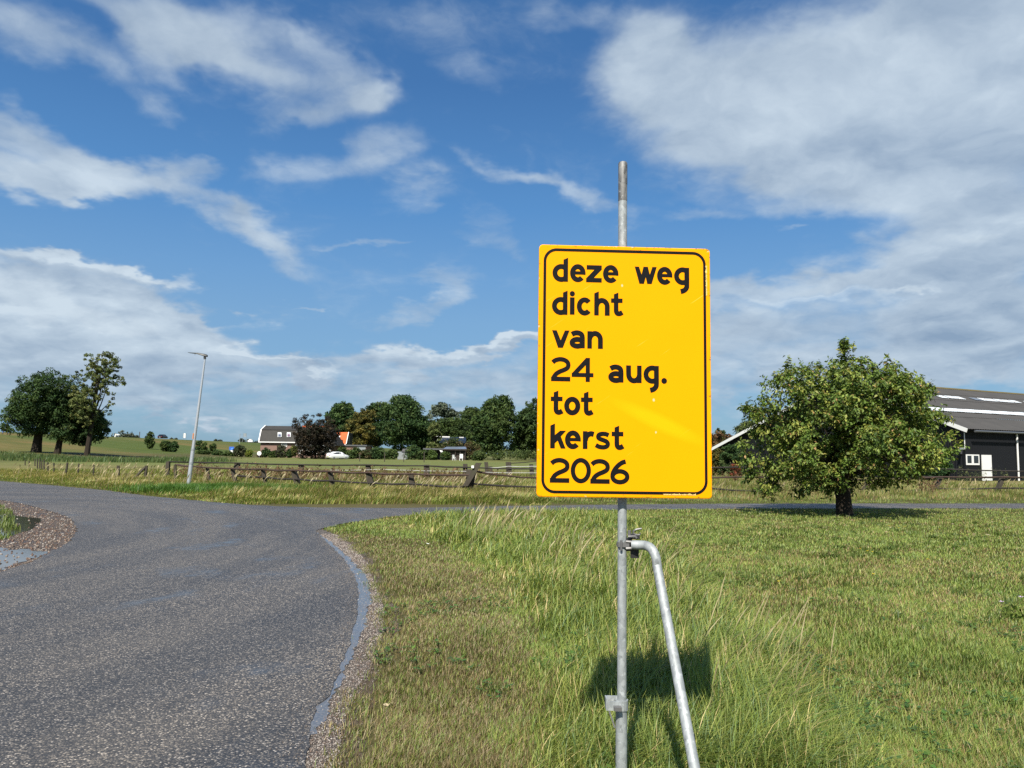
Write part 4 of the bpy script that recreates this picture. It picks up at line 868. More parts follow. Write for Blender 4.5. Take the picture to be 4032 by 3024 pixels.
rfc = empty('rail_fence', (*gp(1867, 1935), 0), 'low front paddock fence of leaning wooden posts and sagging brown rails', 'fence')
FP = [(690,1830,692,1868,39.5,.14),(815,1843,826,1885,38,.17),(914,1842,930,1890,36.5,.2),(1034,1847,1049,1900,35,.2),(1156,1850,1176,1912,33.5,.28),(1299,1853,1313,1915,32,.22),(1450,1858,1470,1928,31,.30),(1617,1868,1626,1930,30.6,.26),
      (1867,1852,1853,1935,30.2,.22),(3416,1891,3393,1945,35.5,.2),(3705,1877,3678,1939,37.9,.22),(3949,1877,3922,1945,37.2,.24),(4190,1880,4165,1946,37,.24)]
tops = []
for (tx, ty, bx, by, Yb, w_) in FP:
    tp = at(tx, ty, Yb); bs = at(bx, by, Yb); bs.z = 0.0; post(rfc, bs, tp, w_*.78); tops.append(tp)
# the two old timbers leaning together at the big post
lv = at(1885, 1822, 30.0); lbz = at(1838, 1905, 30.0); post(rfc, lbz, lv, .22, name='leaning_timber'); post(rfc, at(1846, 1850, 30.2)-Vector((0,0,.75)), at(1846, 1848, 30.3), .2)
rel(MB().box(at(1861, 1838, 29.82)-Vector((.05,.004,.05)), at(1861, 1838, 29.82)+Vector((.05,.004,.05))).build('white_tag', M_WHITE), rfc)
def rails(parent, pts, r_, m, name='rail', splits=True):
    for a, b in zip(pts[:-1], pts[1:]):
        A, B_ = at(*a), at(*b); mid = A.lerp(B_, .5)+Vector((0, 0, -.02-random.uniform(0, .02)))
        rel(MB().tube([A, A.lerp(mid, .5), mid, mid.lerp(B_, .5), B_], [r_*random.uniform(.8, 1.1) for _ in range(5)], 7).build(name, m, smooth=True), parent)
rails(rfc, [(690,1829,39.3),(764,1837,38.6),(914,1845,36.3),(1034,1847,34.8),(1156,1852,33.3),(1299,1856,31.8),(1450,1861,30.8),(1617,1866,30.3),(1850,1871,30.0)], .042, M_RAIL)
rails(rfc, [(1872,1856,30.1),(1990,1872,30.5),(2112,1881,31),(2500,1884,31.5),(2960,1877,32.5),(3150,1882,33.5),(3416,1890,35.3),(3705,1878,37.7),(3949,1878,37.0),(4190,1880,36.8)], .04, M_RAIL)
rails(rfc, [(925,1872,36.3),(1040,1879,34.8),(1170,1887,33.3),(1310,1893,31.8),(1465,1902,30.8),(1622,1905,30.3),(1845,1918,30.0)], .042, M_DARKRAIL)
rails(rfc, [(1862,1905,30.1),(2112,1918,31),(2500,1922,31.5),(2800,1923,32),(2960,1934,32.5),(3290,1950,34.5),(3480,1940,35.8),(3690,1924,37.7),(3930,1922,37.0),(4175,1918,36.8)], .042, M_DARKRAIL)
bf = empty('rear_rail_fence', (*gp(1400, 1860), 0), 'rear paddock fence with thin rails and short posts before the open field', 'fence')
BP = [(663,1817,664,1862,44,.2),(934,1823,934,1848,46,.3),(1187,1832,1187,1850,46,.3),(1450,1832,1450,1862,46,.3),(1680,1830,1682,1868,45,.32),(1832,1826,1832,1854,45,.26)]
for (tx, ty, bx, by, Yb, w_) in BP:
    tp = at(tx, ty, Yb); bs = Vector((tp.x, Yb, 0)); post(bf, bs, tp, w_)
rails(bf, [(664,1818,43.8),(934,1823,45.8),(1187,1830,45.8),(1450,1831,45.8),(1680,1834,44.8),(1832,1840,44.8),(2112,1846,44),(2500,1843,44),(3000,1838,46),(3650,1844,48),(4040,1856,48),(4300,1860,48)], .045, M_DARKRAIL)
rails(bf, [(700,1829,42),(760,1835,41)], .04, M_RAIL)
rails(bf, [(3560,1845+30,44),(4040,1882,44),(4300,1886,44)], .04, M_DARKRAIL)
tf = empty('tape_fence', (*gp(1990, 1860), 0), 'white tape fence on short grey posts in the middle paddock', 'fence')
for (tx, ty, w_) in ((1914, 1819, .26), (1931, 1836, .22), (2001, 1819, .36), (2091, 1828, .28)):
    tp = at(tx, ty, 52); post(tf, (tp.x+.1, 52, 0), tp, w_)
rails(tf, [(1832,1838,51.6),(1914,1842,51.6),(2001,1836,51.6),(2091,1836,51.6),(2400,1838,52)], .018, M_TAPE, 'tape'); rails(tf, [(1300,1851,44),(1500,1848,44),(1832,1856,44),(2112,1862,44)], .014, M_TAPE, 'tape')
rails(tf, [(2010,1824,51.7),(2112,1816,51.7)], .03, M_DARKRAIL, 'rail')
for (px, py, lab) in ((1500+50/3.4, 1797, 'thin dark field stake before the garden hedge'), (1500+308/3.4, 1798, 'dark field stake in front of the small grey shed'), (1500+580/3.4, 1795, 'field stake with a white knob before the long shed'), (1417, 1803, 'dark field stake right of the white car')):
    s_ = at(px, py-14, 120); e_ = empty('field_stake', (s_.x, 120, Hs(s_.x, 120)), lab, 'stake'); post(e_, (s_.x, 120, Hs(s_.x, 120)), (s_.x, 120, s_.z+.1), .12)

# ------------------------------------------------------------------ trees
def leaf_cloud(n, cen, rad, size, cols, wts, up=.4, outb=.6, ar=.6, ccol=None):
    """n leaf quads round cluster centres; returns VV (N,4,3), colours"""
    m_ = len(cen); ci = np.repeat(np.arange(m_), n); N = len(ci)
    u = rng.normal(0, 1, (N, 3)); u /= np.linalg.norm(u, axis=1)[:, None]; rr = rad[ci][:, None]*rng.uniform(.35, 1, (N, 1))**.6
    p = cen[ci]+u*rr*np.array([1, 1, .75])
    nrm = u*outb+np.array([0, 0, up])+rng.normal(0, .55, (N, 3)); nrm /= np.linalg.norm(nrm, axis=1)[:, None]
    a = np.cross(nrm, rng.normal(0, 1, (N, 3))); a /= np.linalg.norm(a, axis=1)[:, None]+1e-9; b = np.cross(nrm, a)
    s = (size*rng.uniform(.6, 1.3, N))[:, None]
    VV = np.stack([p-a*s, p-b*s*ar*.6+nrm*s*.12, p+a*s, p+b*s*ar*.6+nrm*s*.12], 1)
    base = palette(m_, cols, wts, .28)[ci]; c = base*rng.uniform(.7, 1.3, (N, 1))
    return VV, c
def tree(name, label, cat, base, top, hw, cols, wts, nclus=230, per=38, leaf=.3, crown_lo=.2, hd=None, lobes=7, trunk_r=None, group=None, lean=(0, 0), sparse=0.0, shape=1.0, m=None, rc=.17, trunk=True, seed=None, limbs=9):
    base = Vector(base); Ht = top-base.z; root = empty(name, base, label, cat, group)
    cz0 = Ht*crown_lo; ch = Ht-cz0; hd = hd or hw
    L = [(0, 0, cz0+ch*.5, hw*.8, ch*.5)]
    for i in range(lobes):
        a = rng.uniform(0, 6.3); t = rng.uniform(.15, .85); k_ = math.sin(PI*min(1, t*shape+.12))**.6; r_ = hw*rng.uniform(.35, .55); L.append((math.cos(a)*(hw-r_)*k_, math.sin(a)*(hd-r_)*k_, cz0+ch*t, r_, min(r_*.95, ch*.35)))
    cen = []; per_l = nclus//len(L)+1
    for (x_, y_, z_, rx, rz) in L:
        wgt = 3 if (x_, y_) == (0, 0) else 1
        u = rng.normal(0, 1, (per_l*wgt, 3)); u /= np.linalg.norm(u, axis=1)[:, None]; k_ = rng.uniform(.55, 1, (len(u), 1))**.5
        cen.append(np.array([x_, y_, z_])+u*k_*np.array([rx, rx*hd/hw, rz]))
    cen = np.concatenate(cen); cen[:, 2] = np.clip(cen[:, 2], cz0*.85, Ht)
    tz = np.clip((cen[:, 2]-cz0)/ch, 0, 1); cen[:, 0] += lean[0]*tz; cen[:, 1] += lean[1]*tz
    if sparse: cen = cen[rng.uniform(0, 1, len(cen)) > sparse*tz]
    rad = np.full(len(cen), hw*rc)*rng.uniform(.6, 1.3, len(cen))
    VV, c = leaf_cloud(per, cen, rad, leaf, cols, wts)
    o = inst_mesh('crown', VV, [(0,1,2,3)], m or M_FARLEAF, root, c); o['kind'] = 'stuff'
    if trunk:
        tr = trunk_r or Ht*.022; b_ = MB(); fork = Vector((lean[0]*.3, lean[1]*.3, cz0+ch*.12)); b_.tube([(0,0,-.2), (fork.x*.3, fork.y*.3, cz0*.5), fork, (lean[0]*.7, lean[1]*.7, cz0+ch*.6)], [tr*1.25, tr, tr*.8, tr*.25], 8); b_.build('trunk', M_BARK, root, True)
        lm = MB(); idx_ = rng.choice(len(cen), min(limbs, len(cen)), replace=False)
        for i in idx_:
            e = Vector(cen[i]); s0 = fork.lerp(Vector((lean[0]*.6, lean[1]*.6, cz0+ch*.5)), random.random()*.6); lm.tube([s0, s0.lerp(e, .5)+Vector((0,0,-.03*Ht)), e], [tr*.4, tr*.22, tr*.07], 5)
        lm.build('branches', M_BARK, root, True)['kind'] = 'stuff'
    return root
def ptree(name, label, px, pytop, hwpx, Y, cols, wts, ybase=None, **kw):
    b = at(px, 1780, Y); z = Hs(b.x, Y) if ybase is None else ybase; tp = at(px, pytop, Y).z; return tree(name, label, kw.pop('cat', 'tree'), (b.x, Y, z), tp, hwpx*Y/FPX, cols, wts, **kw)
DG = [(.026, .055, .017), (.040, .075, .022), (.055, .092, .025), (.075, .105, .032)]; dgw = [.35, .35, .2, .1]
MG = [(.035, .06, .018), (.055, .088, .022), (.08, .11, .03)]; mgw = [.35, .4, .25]
GO = [(.09, .085, .02), (.14, .115, .025), (.06, .07, .02)]; gow = [.4, .35, .25]
WI = [(.09, .115, .075), (.12, .145, .10), (.065, .09, .055)]; wiw = [.4, .35, .25]
BR_ = [(.026, .021, .014), (.042, .032, .020), (.022, .024, .014), (.055, .040, .024)]; brw = [.4, .3, .2, .1]
# left group on the dyke foot
lg = 'trees at the foot of the dyke'
ba = hit(152, 1782); bY = 112
def lefttree(name, lab, px, top, hwpx, cxpx, lo, **kw):
    b = at(px, 1780, bY); z = Hs(b.x, bY); hw = hwpx*bY/FPX; ln = (cxpx-px)*bY/FPX
    return tree(name, lab, 'tree', (b.x, bY, z), at(cxpx, top, bY).z, hw, kw.pop('cols', DG), kw.pop('wts', dgw), lean=(ln, 0), group=lg, leaf=.20, crown_lo=lo, **kw)
lefttree('lime_tree', 'broad dark green tree on the left with a thick leaning trunk', 142, 1455, 146, 168, .22, nclus=620, per=46, trunk_r=.62, rc=.13, lobes=10)
lefttree('lime_tree', 'dark green tree with low crown between the broad tree and the tall thin one', 226, 1515, 90, 255, .16, nclus=330, per=46, trunk_r=.45, rc=.16, lobes=7, shape=.9)
lefttree('ash_tree', 'tall thin-leaved olive tree, the rightmost of the three by the dyke', 342, 1366, 108, 380, .18, nclus=760, per=24, trunk_r=.36, rc=.075, sparse=.74, lobes=16, cols=[(.12,.145,.045),(.15,.165,.055),(.07,.10,.032)], wts=[.4,.3,.3], limbs=34)
tree('lime_tree', 'small dark underwood crown filling the gap beside the thick trunk', 'tree', (*at(345, 1780, bY+3).xy, Hs(at(345,1780,bY+3).x, bY+3)), at(345, 1620, bY+3).z, 95*bY/FPX, DG, dgw, nclus=260, per=44, leaf=.2, crown_lo=.3, lobes=5, group=lg, trunk_r=.2)
# trees on and beyond the dyke, hedge plants at its foot
def slope(name, lab, px, top, basepy, hwpx, cols, wts, **kw):
    h_ = hit(px, basepy); Y = h_.y; return tree(name, lab, kw.pop('cat', 'shrub'), h_, at(px, top, Y).z, hwpx*Y/FPX, cols, wts, crown_lo=kw.pop('crown_lo', .03), group=kw.pop('group', 'young trees and bushes on the dyke slope'), trunk=True, **kw)
slope('poplar_sapling', 'slender young poplar on the dyke slope below the black car', 590, 1699, 1768, 19, MG, mgw, nclus=90, per=26, leaf=.22, shape=1.1, cat='tree', rc=.3)
slope('bramble_bush', 'round dark bush on the slope right of the slender poplar', 652, 1738, 1778, 26, MG, mgw, nclus=90, per=24, leaf=.25)
slope('bramble_bush', 'dark green round bush below the black car, nearer the lamp post', 678, 1740, 1780, 26, DG, dgw, nclus=90, per=24, leaf=.25)
slope('poplar_sapling', 'upright sapling just right of the lamp post', 785, 1732, 1780, 14, DG, dgw, nclus=60, per=24, leaf=.22, cat='tree', rc=.3)
slope('poplar_sapling', 'second upright sapling right of the lamp post', 804, 1742, 1782, 12, MG, mgw, nclus=50, per=24, leaf=.22, cat='tree', rc=.3)
slope('poplar_sapling', 'thin sapling left of the blue sign on the slope', 838, 1746, 1784, 14, MG, mgw, nclus=50, per=24, leaf=.22, cat='tree', rc=.3)
for (px, top, bpy_, hw, cols, wts, lab) in ((800,1776,1800,26,MG,mgw,'low dull green shrub right of the lamp post'),(856,1776,1800,20,DG,dgw,'dark rounded shrub at the field edge'),(900,1782,1800,26,MG,mgw,'low shrub left of the big garden shrub'),(943,1757,1801,28,[(.045,.055,.025),(.07,.07,.035),(.035,.05,.02)],mgw,'big dark garden shrub in front of the blue sign'),(982,1771,1801,15,[(.16,.2,.03),(.12,.16,.03),(.2,.21,.04)],mgw,'bright yellow green garden bush'),(1030,1766,1801,20,DG,dgw,'dark garden shrub left of the farmhouse wall'),(1008,1782,1801,14,[(.10,.05,.03),(.07,.07,.03),(.05,.05,.02)],mgw,'low reddish shrub left of the farmhouse'),
      (1090,1757,1803,26,[(.045,.05,.03),(.06,.06,.035),(.08,.10,.035)],mgw,'grey feathery shrub against the brick wall'),(1060,1776,1803,18,MG,mgw,'green shrub under the brick wall'),(1125,1768,1803,16,DG,dgw,'dark climber shrub under the barn window'),(1140,1753,1803,15,[(.12,.13,.03),(.09,.10,.03),(.06,.06,.02)],mgw,'yellow green climber beside the white window')):
    Y = 160; b = at(px, 1790, Y); z = Hs(b.x, Y)
    if px > 990 or px < 800 or True: tree('garden_shrub', lab, 'shrub', (b.x, Y+(0 if px < 1000 else 3), z), at(px, top, Y).z, hw*Y/FPX, cols, wts, nclus=60, per=24, leaf=.22, crown_lo=.02, group='shrubs in the farmhouse garden', trunk=False, rc=.3)
TT = ['widest distant treetop just right of the left trees', 'lower distant treetop beside the widest one', 'small distant treetop left of the brown pole', 'far treetop just right of the black car', 'second far treetop right of the black car', 'tiny far treetop on the skyline right of the street lamp', 'tiny pointed treetop beside another on the skyline', 'far treetop midway between street lamp and lattice frame', 'far treetop left of the lattice frame', 'far treetop behind the lattice frame', 'far treetop touching the left edge of the farmhouse roof']
for (px, top, hw, Y) in ((475,1697,44,420),(500,1706,34,430),(533,1716,18,460),(672,1719,11,470),(690,1722,12,480),(848,1729,9,520),(864,1727,10,520),(903,1733,11,560),(950,1727,20,600),(980,1731,20,620),(1008,1736,18,640)):
    b = at(px, 1780, Y); tree('far_tree', TT.pop(0), 'tree', (b.x, Y, -1), at(px, top, Y).z, hw*Y/FPX, [(.07,.085,.06),(.09,.10,.07),(.055,.07,.05)], mgw, nclus=45, per=20, leaf=.9, crown_lo=.1, group='distant treetops beyond the dyke', trunk=False, rc=.3)
# belt of trees behind the houses
bg_ = 'tall trees behind the farm'
ptree('oak_tree', 'dark tree at the left end of the tree belt behind the farmhouse', 1350, 1585, 78, 205, DG, dgw, nclus=330, per=36, leaf=.42, group=bg_)
ptree('oak_tree', 'dark tree behind the golden tree', 1482, 1588, 66, 215, DG, dgw, nclus=240, per=36, leaf=.42, group=bg_)
ptree('larch_tree', 'olive gold tree standing in front of the dark belt', 1424, 1612, 64, 200, GO, gow, nclus=260, per=34, leaf=.36, crown_lo=.05, group=bg_, shape=.8)
ptree('alder_tree', 'low green tree under the olive gold tree', 1405, 1708, 46, 204, MG, mgw, nclus=110, per=32, leaf=.4, crown_lo=.0, group=bg_)
ptree('alder_tree', 'low green tree between the two large trees beside the sign', 2068, 1690, 60, 205, MG, mgw, nclus=130, per=32, leaf=.4, crown_lo=.0, group=bg_)
ptree('oak_tree', 'largest dark tree of the belt, right of the golden tree', 1582, 1564, 112, 190, DG, dgw, nclus=460, per=38, leaf=.4, crown_lo=.06, group=bg_, lobes=10)
ptree('willow_tree', 'grey green willow standing far back in the belt', 1728, 1583, 74, 235, WI, wiw, nclus=230, per=34, leaf=.46, group=bg_)
ptree('willow_tree', 'second grey willow, lower and to the right', 1795, 1612, 64, 240, WI, wiw, nclus=170, per=34, leaf=.46, group=bg_)
ptree('alder_tree', 'mid green tree filling the dip of the tree belt', 1858, 1606, 78, 225, MG, mgw, nclus=230, per=34, leaf=.42, group=bg_)
ptree('alder_tree', 'dull green tree behind the white edged roof', 1770, 1655, 100, 210, MG, mgw, nclus=200, per=34, leaf=.4, crown_lo=.02, group=bg_)
ptree('birch_tree', 'small pale yellow green tree left of the white edged roof', 1712, 1652, 34, 183, [(.10,.13,.04),(.13,.15,.05),(.07,.09,.03)], mgw, nclus=110, per=30, leaf=.34, crown_lo=.1, group=bg_)
ptree('oak_tree', 'dark green tree filling in between the largest oak and the willows', 1668, 1640, 60, 205, DG, dgw, nclus=170, per=34, leaf=.42, crown_lo=.02, group=bg_)
ptree('alder_tree', 'green tree between the dip and the large round tree', 1905, 1630, 70, 200, MG, mgw, nclus=170, per=34, leaf=.42, crown_lo=.02, group=bg_)
ptree('oak_tree', 'large round green tree left of the sign panel', 1965, 1567, 112, 178, [(.03,.058,.016),(.05,.082,.02),(.07,.10,.027)], mgw, nclus=460, per=38, leaf=.4, crown_lo=.05, group=bg_, lobes=10)
ptree('oak_tree', 'green tree half hidden behind the left edge of the sign', 2110, 1572, 95, 180, [(.03,.055,.016),(.046,.075,.02),(.06,.09,.025)], mgw, nclus=330, per=38, leaf=.4, crown_lo=.05, group=bg_)
ptree('oak_tree', 'green tree behind the middle of the sign', 2330, 1590, 110, 185, MG, mgw, nclus=240, per=34, leaf=.45, crown_lo=.05, group=bg_)
ptree('oak_tree', 'dark tree between the middle and right trees behind the sign', 2455, 1615, 90, 195, DG, dgw, nclus=170, per=32, leaf=.45, crown_lo=.03, group=bg_)
ptree('alder_tree', 'low tree behind the left half of the sign', 2215, 1620, 80, 200, MG, mgw, nclus=150, per=32, leaf=.45, crown_lo=.03, group=bg_)
ptree('alder_tree', 'low brownish tree behind the right edge of the sign', 2705, 1675, 90, 175, GO, gow, nclus=150, per=32, leaf=.45, crown_lo=.03, group=bg_)
ptree('oak_tree', 'green tree behind the right half of the sign', 2580, 1640, 110, 180, MG, mgw, nclus=200, per=34, leaf=.45, crown_lo=.05, group=bg_)
ptree('beech_tree', 'reddish brown tree right behind the sign', 2830, 1698, 84, 135, [(.10,.055,.025),(.08,.08,.025),(.12,.07,.03)], mgw, nclus=170, per=34, leaf=.3, crown_lo=.03)
ptree('alder_tree', 'dark green treetop between sign and barn roof', 2835, 1690, 40, 160, MG, mgw, nclus=90, per=30, leaf=.35, crown_lo=.1)
ptree('maple_tree', 'pale green tree rising over the low end of the barn roof', 2962, 1652, 92, 130, [(.07,.09,.03),(.10,.12,.045),(.05,.07,.025)], mgw, nclus=190, per=34, leaf=.26, crown_lo=.1)
ptree('yew_shrub', 'dark green bush under the low end of the barn roof', 2885, 1748, 62, 62, DG, dgw, nclus=110, per=44, leaf=.12, crown_lo=.03, cat='shrub', trunk_r=.08)
ptree('spindle_shrub', 'olive brown bush just right of the sign', 2805, 1762, 56, 64, GO, gow, nclus=130, per=40, leaf=.12, crown_lo=.03, cat='shrub', trunk_r=.06)
ptree('spindle_shrub', 'low red leaved bush behind the rear rail', 2895, 1828, 26, 56, [(.22,.06,.03),(.14,.06,.03),(.10,.08,.03)], mgw, nclus=50, per=36, leaf=.10, crown_lo=.03, cat='shrub', trunk_r=.05)
ptree('fir_shrub', 'dark fir bush against the corner of the black barn', 3680, 1800, 75, 53, [(.025,.06,.02),(.04,.085,.028),(.05,.10,.03)], mgw, nclus=190, per=44, leaf=.09, crown_lo=.02, cat='shrub', trunk_r=.08)
ptree('beech_tree', 'brown leaved weeping tree in front of the farmhouse', 1242, 1632, 92, 150, BR_, brw, nclus=760, per=32, leaf=.20, crown_lo=.0, sparse=.66, limbs=50, rc=.11, lobes=16, shape=.6)
# garden and field edge hedges
hedge_bits = [(1350,1764,28,MG),(1395,1768,34,MG),(1440,1772,30,[(.06,.08,.03),(.09,.07,.035),(.05,.07,.02)]),(1490,1766,40,DG),(1540,1772,26,MG),(1625,1758,34,DG),(1660,1770,26,MG),(1700,1772,22,[(.09,.14,.03),(.07,.11,.03),(.11,.16,.04)]),(1755,1780,22,MG),(1790,1733,60,[(.05,.07,.02),(.08,.07,.03),(.06,.08,.025)]),(1850,1745,46,[(.10,.055,.03),(.07,.06,.025),(.06,.07,.02)]),(1880,1775,30,MG)]
labs = ['green hedge end behind the white car', 'mixed hedge right of the white car', 'reddish garden bush before the low garage', 'dark bush under the big oak', 'bush left of the grey shed', 'dark tall bush between grey shed and long shed', 'green bush at the left end of the long shed', 'bright green bush before the long shed', 'low bush before the long shed wall', 'olive bush behind the roof of the long shed', 'rusty brown bush right of the long shed', 'green bush at the right end of the long shed']
for (px, top, hw, cols), lab in zip(hedge_bits, labs):
    Y = 172 if px in (1790, 1850) else 160; b = at(px, 1790, Y); tree('garden_bush', lab, 'bush', (b.x, Y, Hs(b.x, Y)), at(px, top, Y).z, hw*Y/FPX, cols, mgw if len(cols) == 3 else dgw, nclus=70, per=26, leaf=.24, crown_lo=.0, group='bushes at the far field edge', trunk=False, rc=.28)
hb = empty('hedge', (*at(2050, 1790, 158).xy, 0), 'long low leafy hedge at the far field edge left of the sign', 'hedge')
cen = []
for i in range(330):
    px = rng.uniform(1885, 2760); c_ = at(px, rng.uniform(1777, 1800), 158+rng.uniform(-2, 2)); cen.append((c_.x-hb.location.x, c_.y-hb.location.y, max(.2, c_.z)))
VV, c = leaf_cloud(24, np.array(cen), np.full(330, .75), .22, [(.06,.09,.025),(.09,.12,.035),(.12,.14,.045),(.05,.07,.02)], [.3,.3,.2,.2]); o = inst_mesh('foliage', VV, [(0,1,2,3)], M_FARLEAF, hb, c); o['kind'] = 'stuff'

# the fruit tree on the lawn
TY = 21.6; tb = at(3325, 2022, TY); tb.z = 0
ft = empty('fruit_tree', tb, 'broad low fruit tree with olive green leaves and a short thick trunk on the lawn', 'tree')
def tx_(px, py): v = at(px, py, TY); return v.x-tb.x, v.z
prof = [(1925, 3010, 3380), (1880, 2965, 3560), (1830, 2935, 3690), (1790, 2945, 3745), (1740, 2975, 3760), (1700, 2965, 3765), (1650, 2975, 3740), (1600, 2935, 3670), (1560, 3010, 3650), (1530, 3040, 3640), (1490, 3045, 3560), (1460, 3110, 3500), (1430, 3130, 3440), (1400, 3270, 3400)]
PZ = np.array([tx_(3325, p[0])[1] for p in prof]); PL = np.array([tx_(p[1], p[0])[0] for p in prof]); PR = np.array([tx_(p[2], p[0])[0] for p in prof])
cl_ = []
def addc(x_, y_, z_, r_): cl_.append((x_, y_, z_, r_))
for (px, py, r_) in ((2962,1625,.22),(3010,1575,.30),(3062,1510,.28),(3105,1455,.20),(3150,1500,.30),(3190,1462,.16),(3240,1465,.26),(3300,1480,.30),(3325,1420,.20),(3328,1375,.13),(3395,1455,.26),(3440,1480,.28),(3505,1500,.24),(3560,1535,.26),(3625,1545,.18),(3665,1535,.16),(3640,1600,.30),(3700,1645,.26),(3755,1655,.15),(3690,1710,.30),(3748,1722,.20),(3720,1775,.28),(3768,1795,.13),(3650,1820,.32),(3580,1870,.30),(3500,1890,.26),(3440,1905,.22),(3240,1905,.28),(3160,1925,.22),(3060,1935,.26),(3000,1915,.18),(2965,1870,.24),(2950,1815,.28),(2940,1760,.20),(3000,1700,.34),(2985,1650,.24),(3050,1640,.34),(3600,1690,.36)):
    for q_ in range(2): x_, z_ = tx_(px, py); addc(x_*rng.uniform(.94, 1.0)*(.95 if x_ > 0 else 1.0), rng.normal(0, .5)*(1-abs(x_)/3.6), z_+rng.normal(0, .03), r_*rng.uniform(.85, 1.1))
for i in range(150):
    z_ = rng.uniform(PZ[0]+.1, PZ[-1]-.62); L_ = np.interp(z_, PZ, PL); R_ = np.interp(z_, PZ, PR); a_ = rng.uniform(0, 2*PI); q_ = rng.uniform(.15, 1)**.45; hx_ = (R_-L_)/2
    addc((L_+R_)/2-.06+hx_*q_*math.cos(a_)*.82, hx_*q_*math.sin(a_)*.86, z_, rng.uniform(.24, .44))
for i in range(90):
    z_ = rng.uniform(PZ[2], PZ[-2]-.6); L_ = np.interp(z_, PZ, PL); R_ = np.interp(z_, PZ, PR); a_ = rng.uniform(0, 2*PI); q_ = rng.uniform(.0, .8); hx_ = (R_-L_)/2
    addc((L_+R_)/2+hx_*q_*math.cos(a_)*.75, hx_*q_*math.sin(a_)*.8, z_, rng.uniform(.26, .42))
cl_ = np.array(cl_); wt_ = cl_[:, 3]**2; NT_ = 5600; ci_ = rng.choice(len(cl_), NT_, p=wt_/wt_.sum()); u_ = rng.normal(0, 1, (NT_, 3)); u_ /= np.linalg.norm(u_, axis=1)[:, None]; kk = rng.uniform(0, 1, (NT_, 1))**.45
pts_ = cl_[ci_, :3]+u_*kk*cl_[ci_, 3:4]*np.array([1, 1, .82]); tx1, ty1, z = pts_[:, 0], pts_[:, 1], pts_[:, 2]; th = np.arctan2(ty1+u_[:, 1]*.8, tx1+u_[:, 0]*.8); n = NT_
ends = np.stack([tx1, ty1, z], -1); dirs = np.stack([np.cos(th), np.sin(th), rng.uniform(-.1, .9, n)-.5*(z < 1.6)], -1)+rng.normal(0, .35, (n, 3)); dirs /= np.linalg.norm(dirs, axis=1)[:, None]
tl = rng.uniform(.10, .28, n)
extra = []
for (px, py1, py2, cnt, sp_) in ((3322,1500,1335,70,.085),(3345,1520,1400,30,.08),(3060,1530,1470,10,.05),(3580,1570,1500,12,.05),(3280,1500,1430,14,.06),(3105,1480,1412,14,.05),(3175,1480,1450,12,.08),(3225,1470,1430,10,.06),(3392,1480,1405,26,.10),(3435,1480,1435,16,.08),(3490,1500,1398,15,.025),(3515,1510,1425,15,.03),(3552,1520,1475,9,.03),(3620,1540,1482,12,.06),(3665,1560,1515,14,.08),(2935,1620,1598,12,.08),(3762,1790,1700,14,.1)):
    x1, z1 = tx_(px, py1); x2, z2 = tx_(px, py2)
    for i in range(cnt): t = rng.uniform(0, 1); extra.append(((x1+(x2-x1)*t+rng.normal(0, sp_*(1-t*.6)), rng.normal(0, sp_), z1+(z2-z1)*t-.05), t))
ex = np.array([e[0] for e in extra]); ed = np.tile([0, 0, 1.], (len(ex), 1))+rng.normal(0, .35, (len(ex), 3)); ed /= np.linalg.norm(ed, axis=1)[:, None]
ends = np.concatenate([ends, ex]); dirs = np.concatenate([dirs, ed]); tl = np.concatenate([tl, rng.uniform(.08, .16, len(ex))]); n = len(ends)
KL = 9; ti = np.repeat(np.arange(n), KL); t = np.tile(np.linspace(.05, 1, KL), n)+rng.normal(0, .04, n*KL); N = len(ti)
pos = ends[ti]+dirs[ti]*(t*tl[ti])[:, None]+rng.normal(0, .02, (N, 3))
la = np.cross(dirs[ti], rng.normal(0, 1, (N, 3))); la /= np.linalg.norm(la, axis=1)[:, None]; la = la*.85+dirs[ti]*.4+np.array([0, 0, -.38]); la /= np.linalg.norm(la, axis=1)[:, None]
nr = np.array([0, -.15, 1.])+rng.normal(0, .55, (N, 3)); sd = np.cross(la, nr); sd /= np.linalg.norm(sd, axis=1)[:, None]; nr = np.cross(sd, la)
ll = rng.uniform(.075, .135, N)[:, None]; wv_ = ll*.26
VV = np.stack([pos, pos+la*ll*.5+sd*wv_+nr*ll*.09, pos+la*ll-nr*ll*.12, pos+la*ll*.5-sd*wv_+nr*ll*.09], 1)
tc = palette(n, [(.115, .180, .032), (.175, .230, .044), (.075, .125, .026), (.26, .28, .06)], [.34, .34, .2, .12], .18)[ti]*rng.uniform(.7, 1.3, (N, 1))
rare = rng.uniform(0, 1, N); tc[rare < .02] = (.42, .26, .11); tc[(rare > .02) & (rare < .06)] = (.27, .24, .06)
o = inst_mesh('crown', VV, [(0,1,2),(0,2,3)], M_LEAF, ft, tc); o['kind'] = 'stuff'
tk = MB().tube([(0,0,-.1), (.0,0,.08), (-.02,0,.5), (-.06,0,.86), (-.08, .03, 1.15)], [.27, .23, .20, .215, .15], 12).build('trunk', M_BARK, ft, True)
b_ = MB()
for i in range(26):
    e = Vector(ends[rng.integers(0, len(tx1))]); e = Vector((e.x*.8, e.y*.8, max(e.z*.92, 1.0))); s0 = Vector((-.07+random.uniform(-.05, .05), random.uniform(-.05, .05), random.uniform(.75, 1.1))); md = s0.lerp(e, .45)+Vector((random.uniform(-.1, .1), random.uniform(-.1, .1), .18))
    r_ = random.uniform(.045, .10); b_.tube([s0, s0.lerp(md, .5)+Vector((0,0,.05)), md, md.lerp(e, .5), e], [r_, r_*.75, r_*.5, r_*.32, r_*.15], 7)
b_.build('branches', M_BARK, ft, True)['kind'] = 'stuff'
bt = MB()
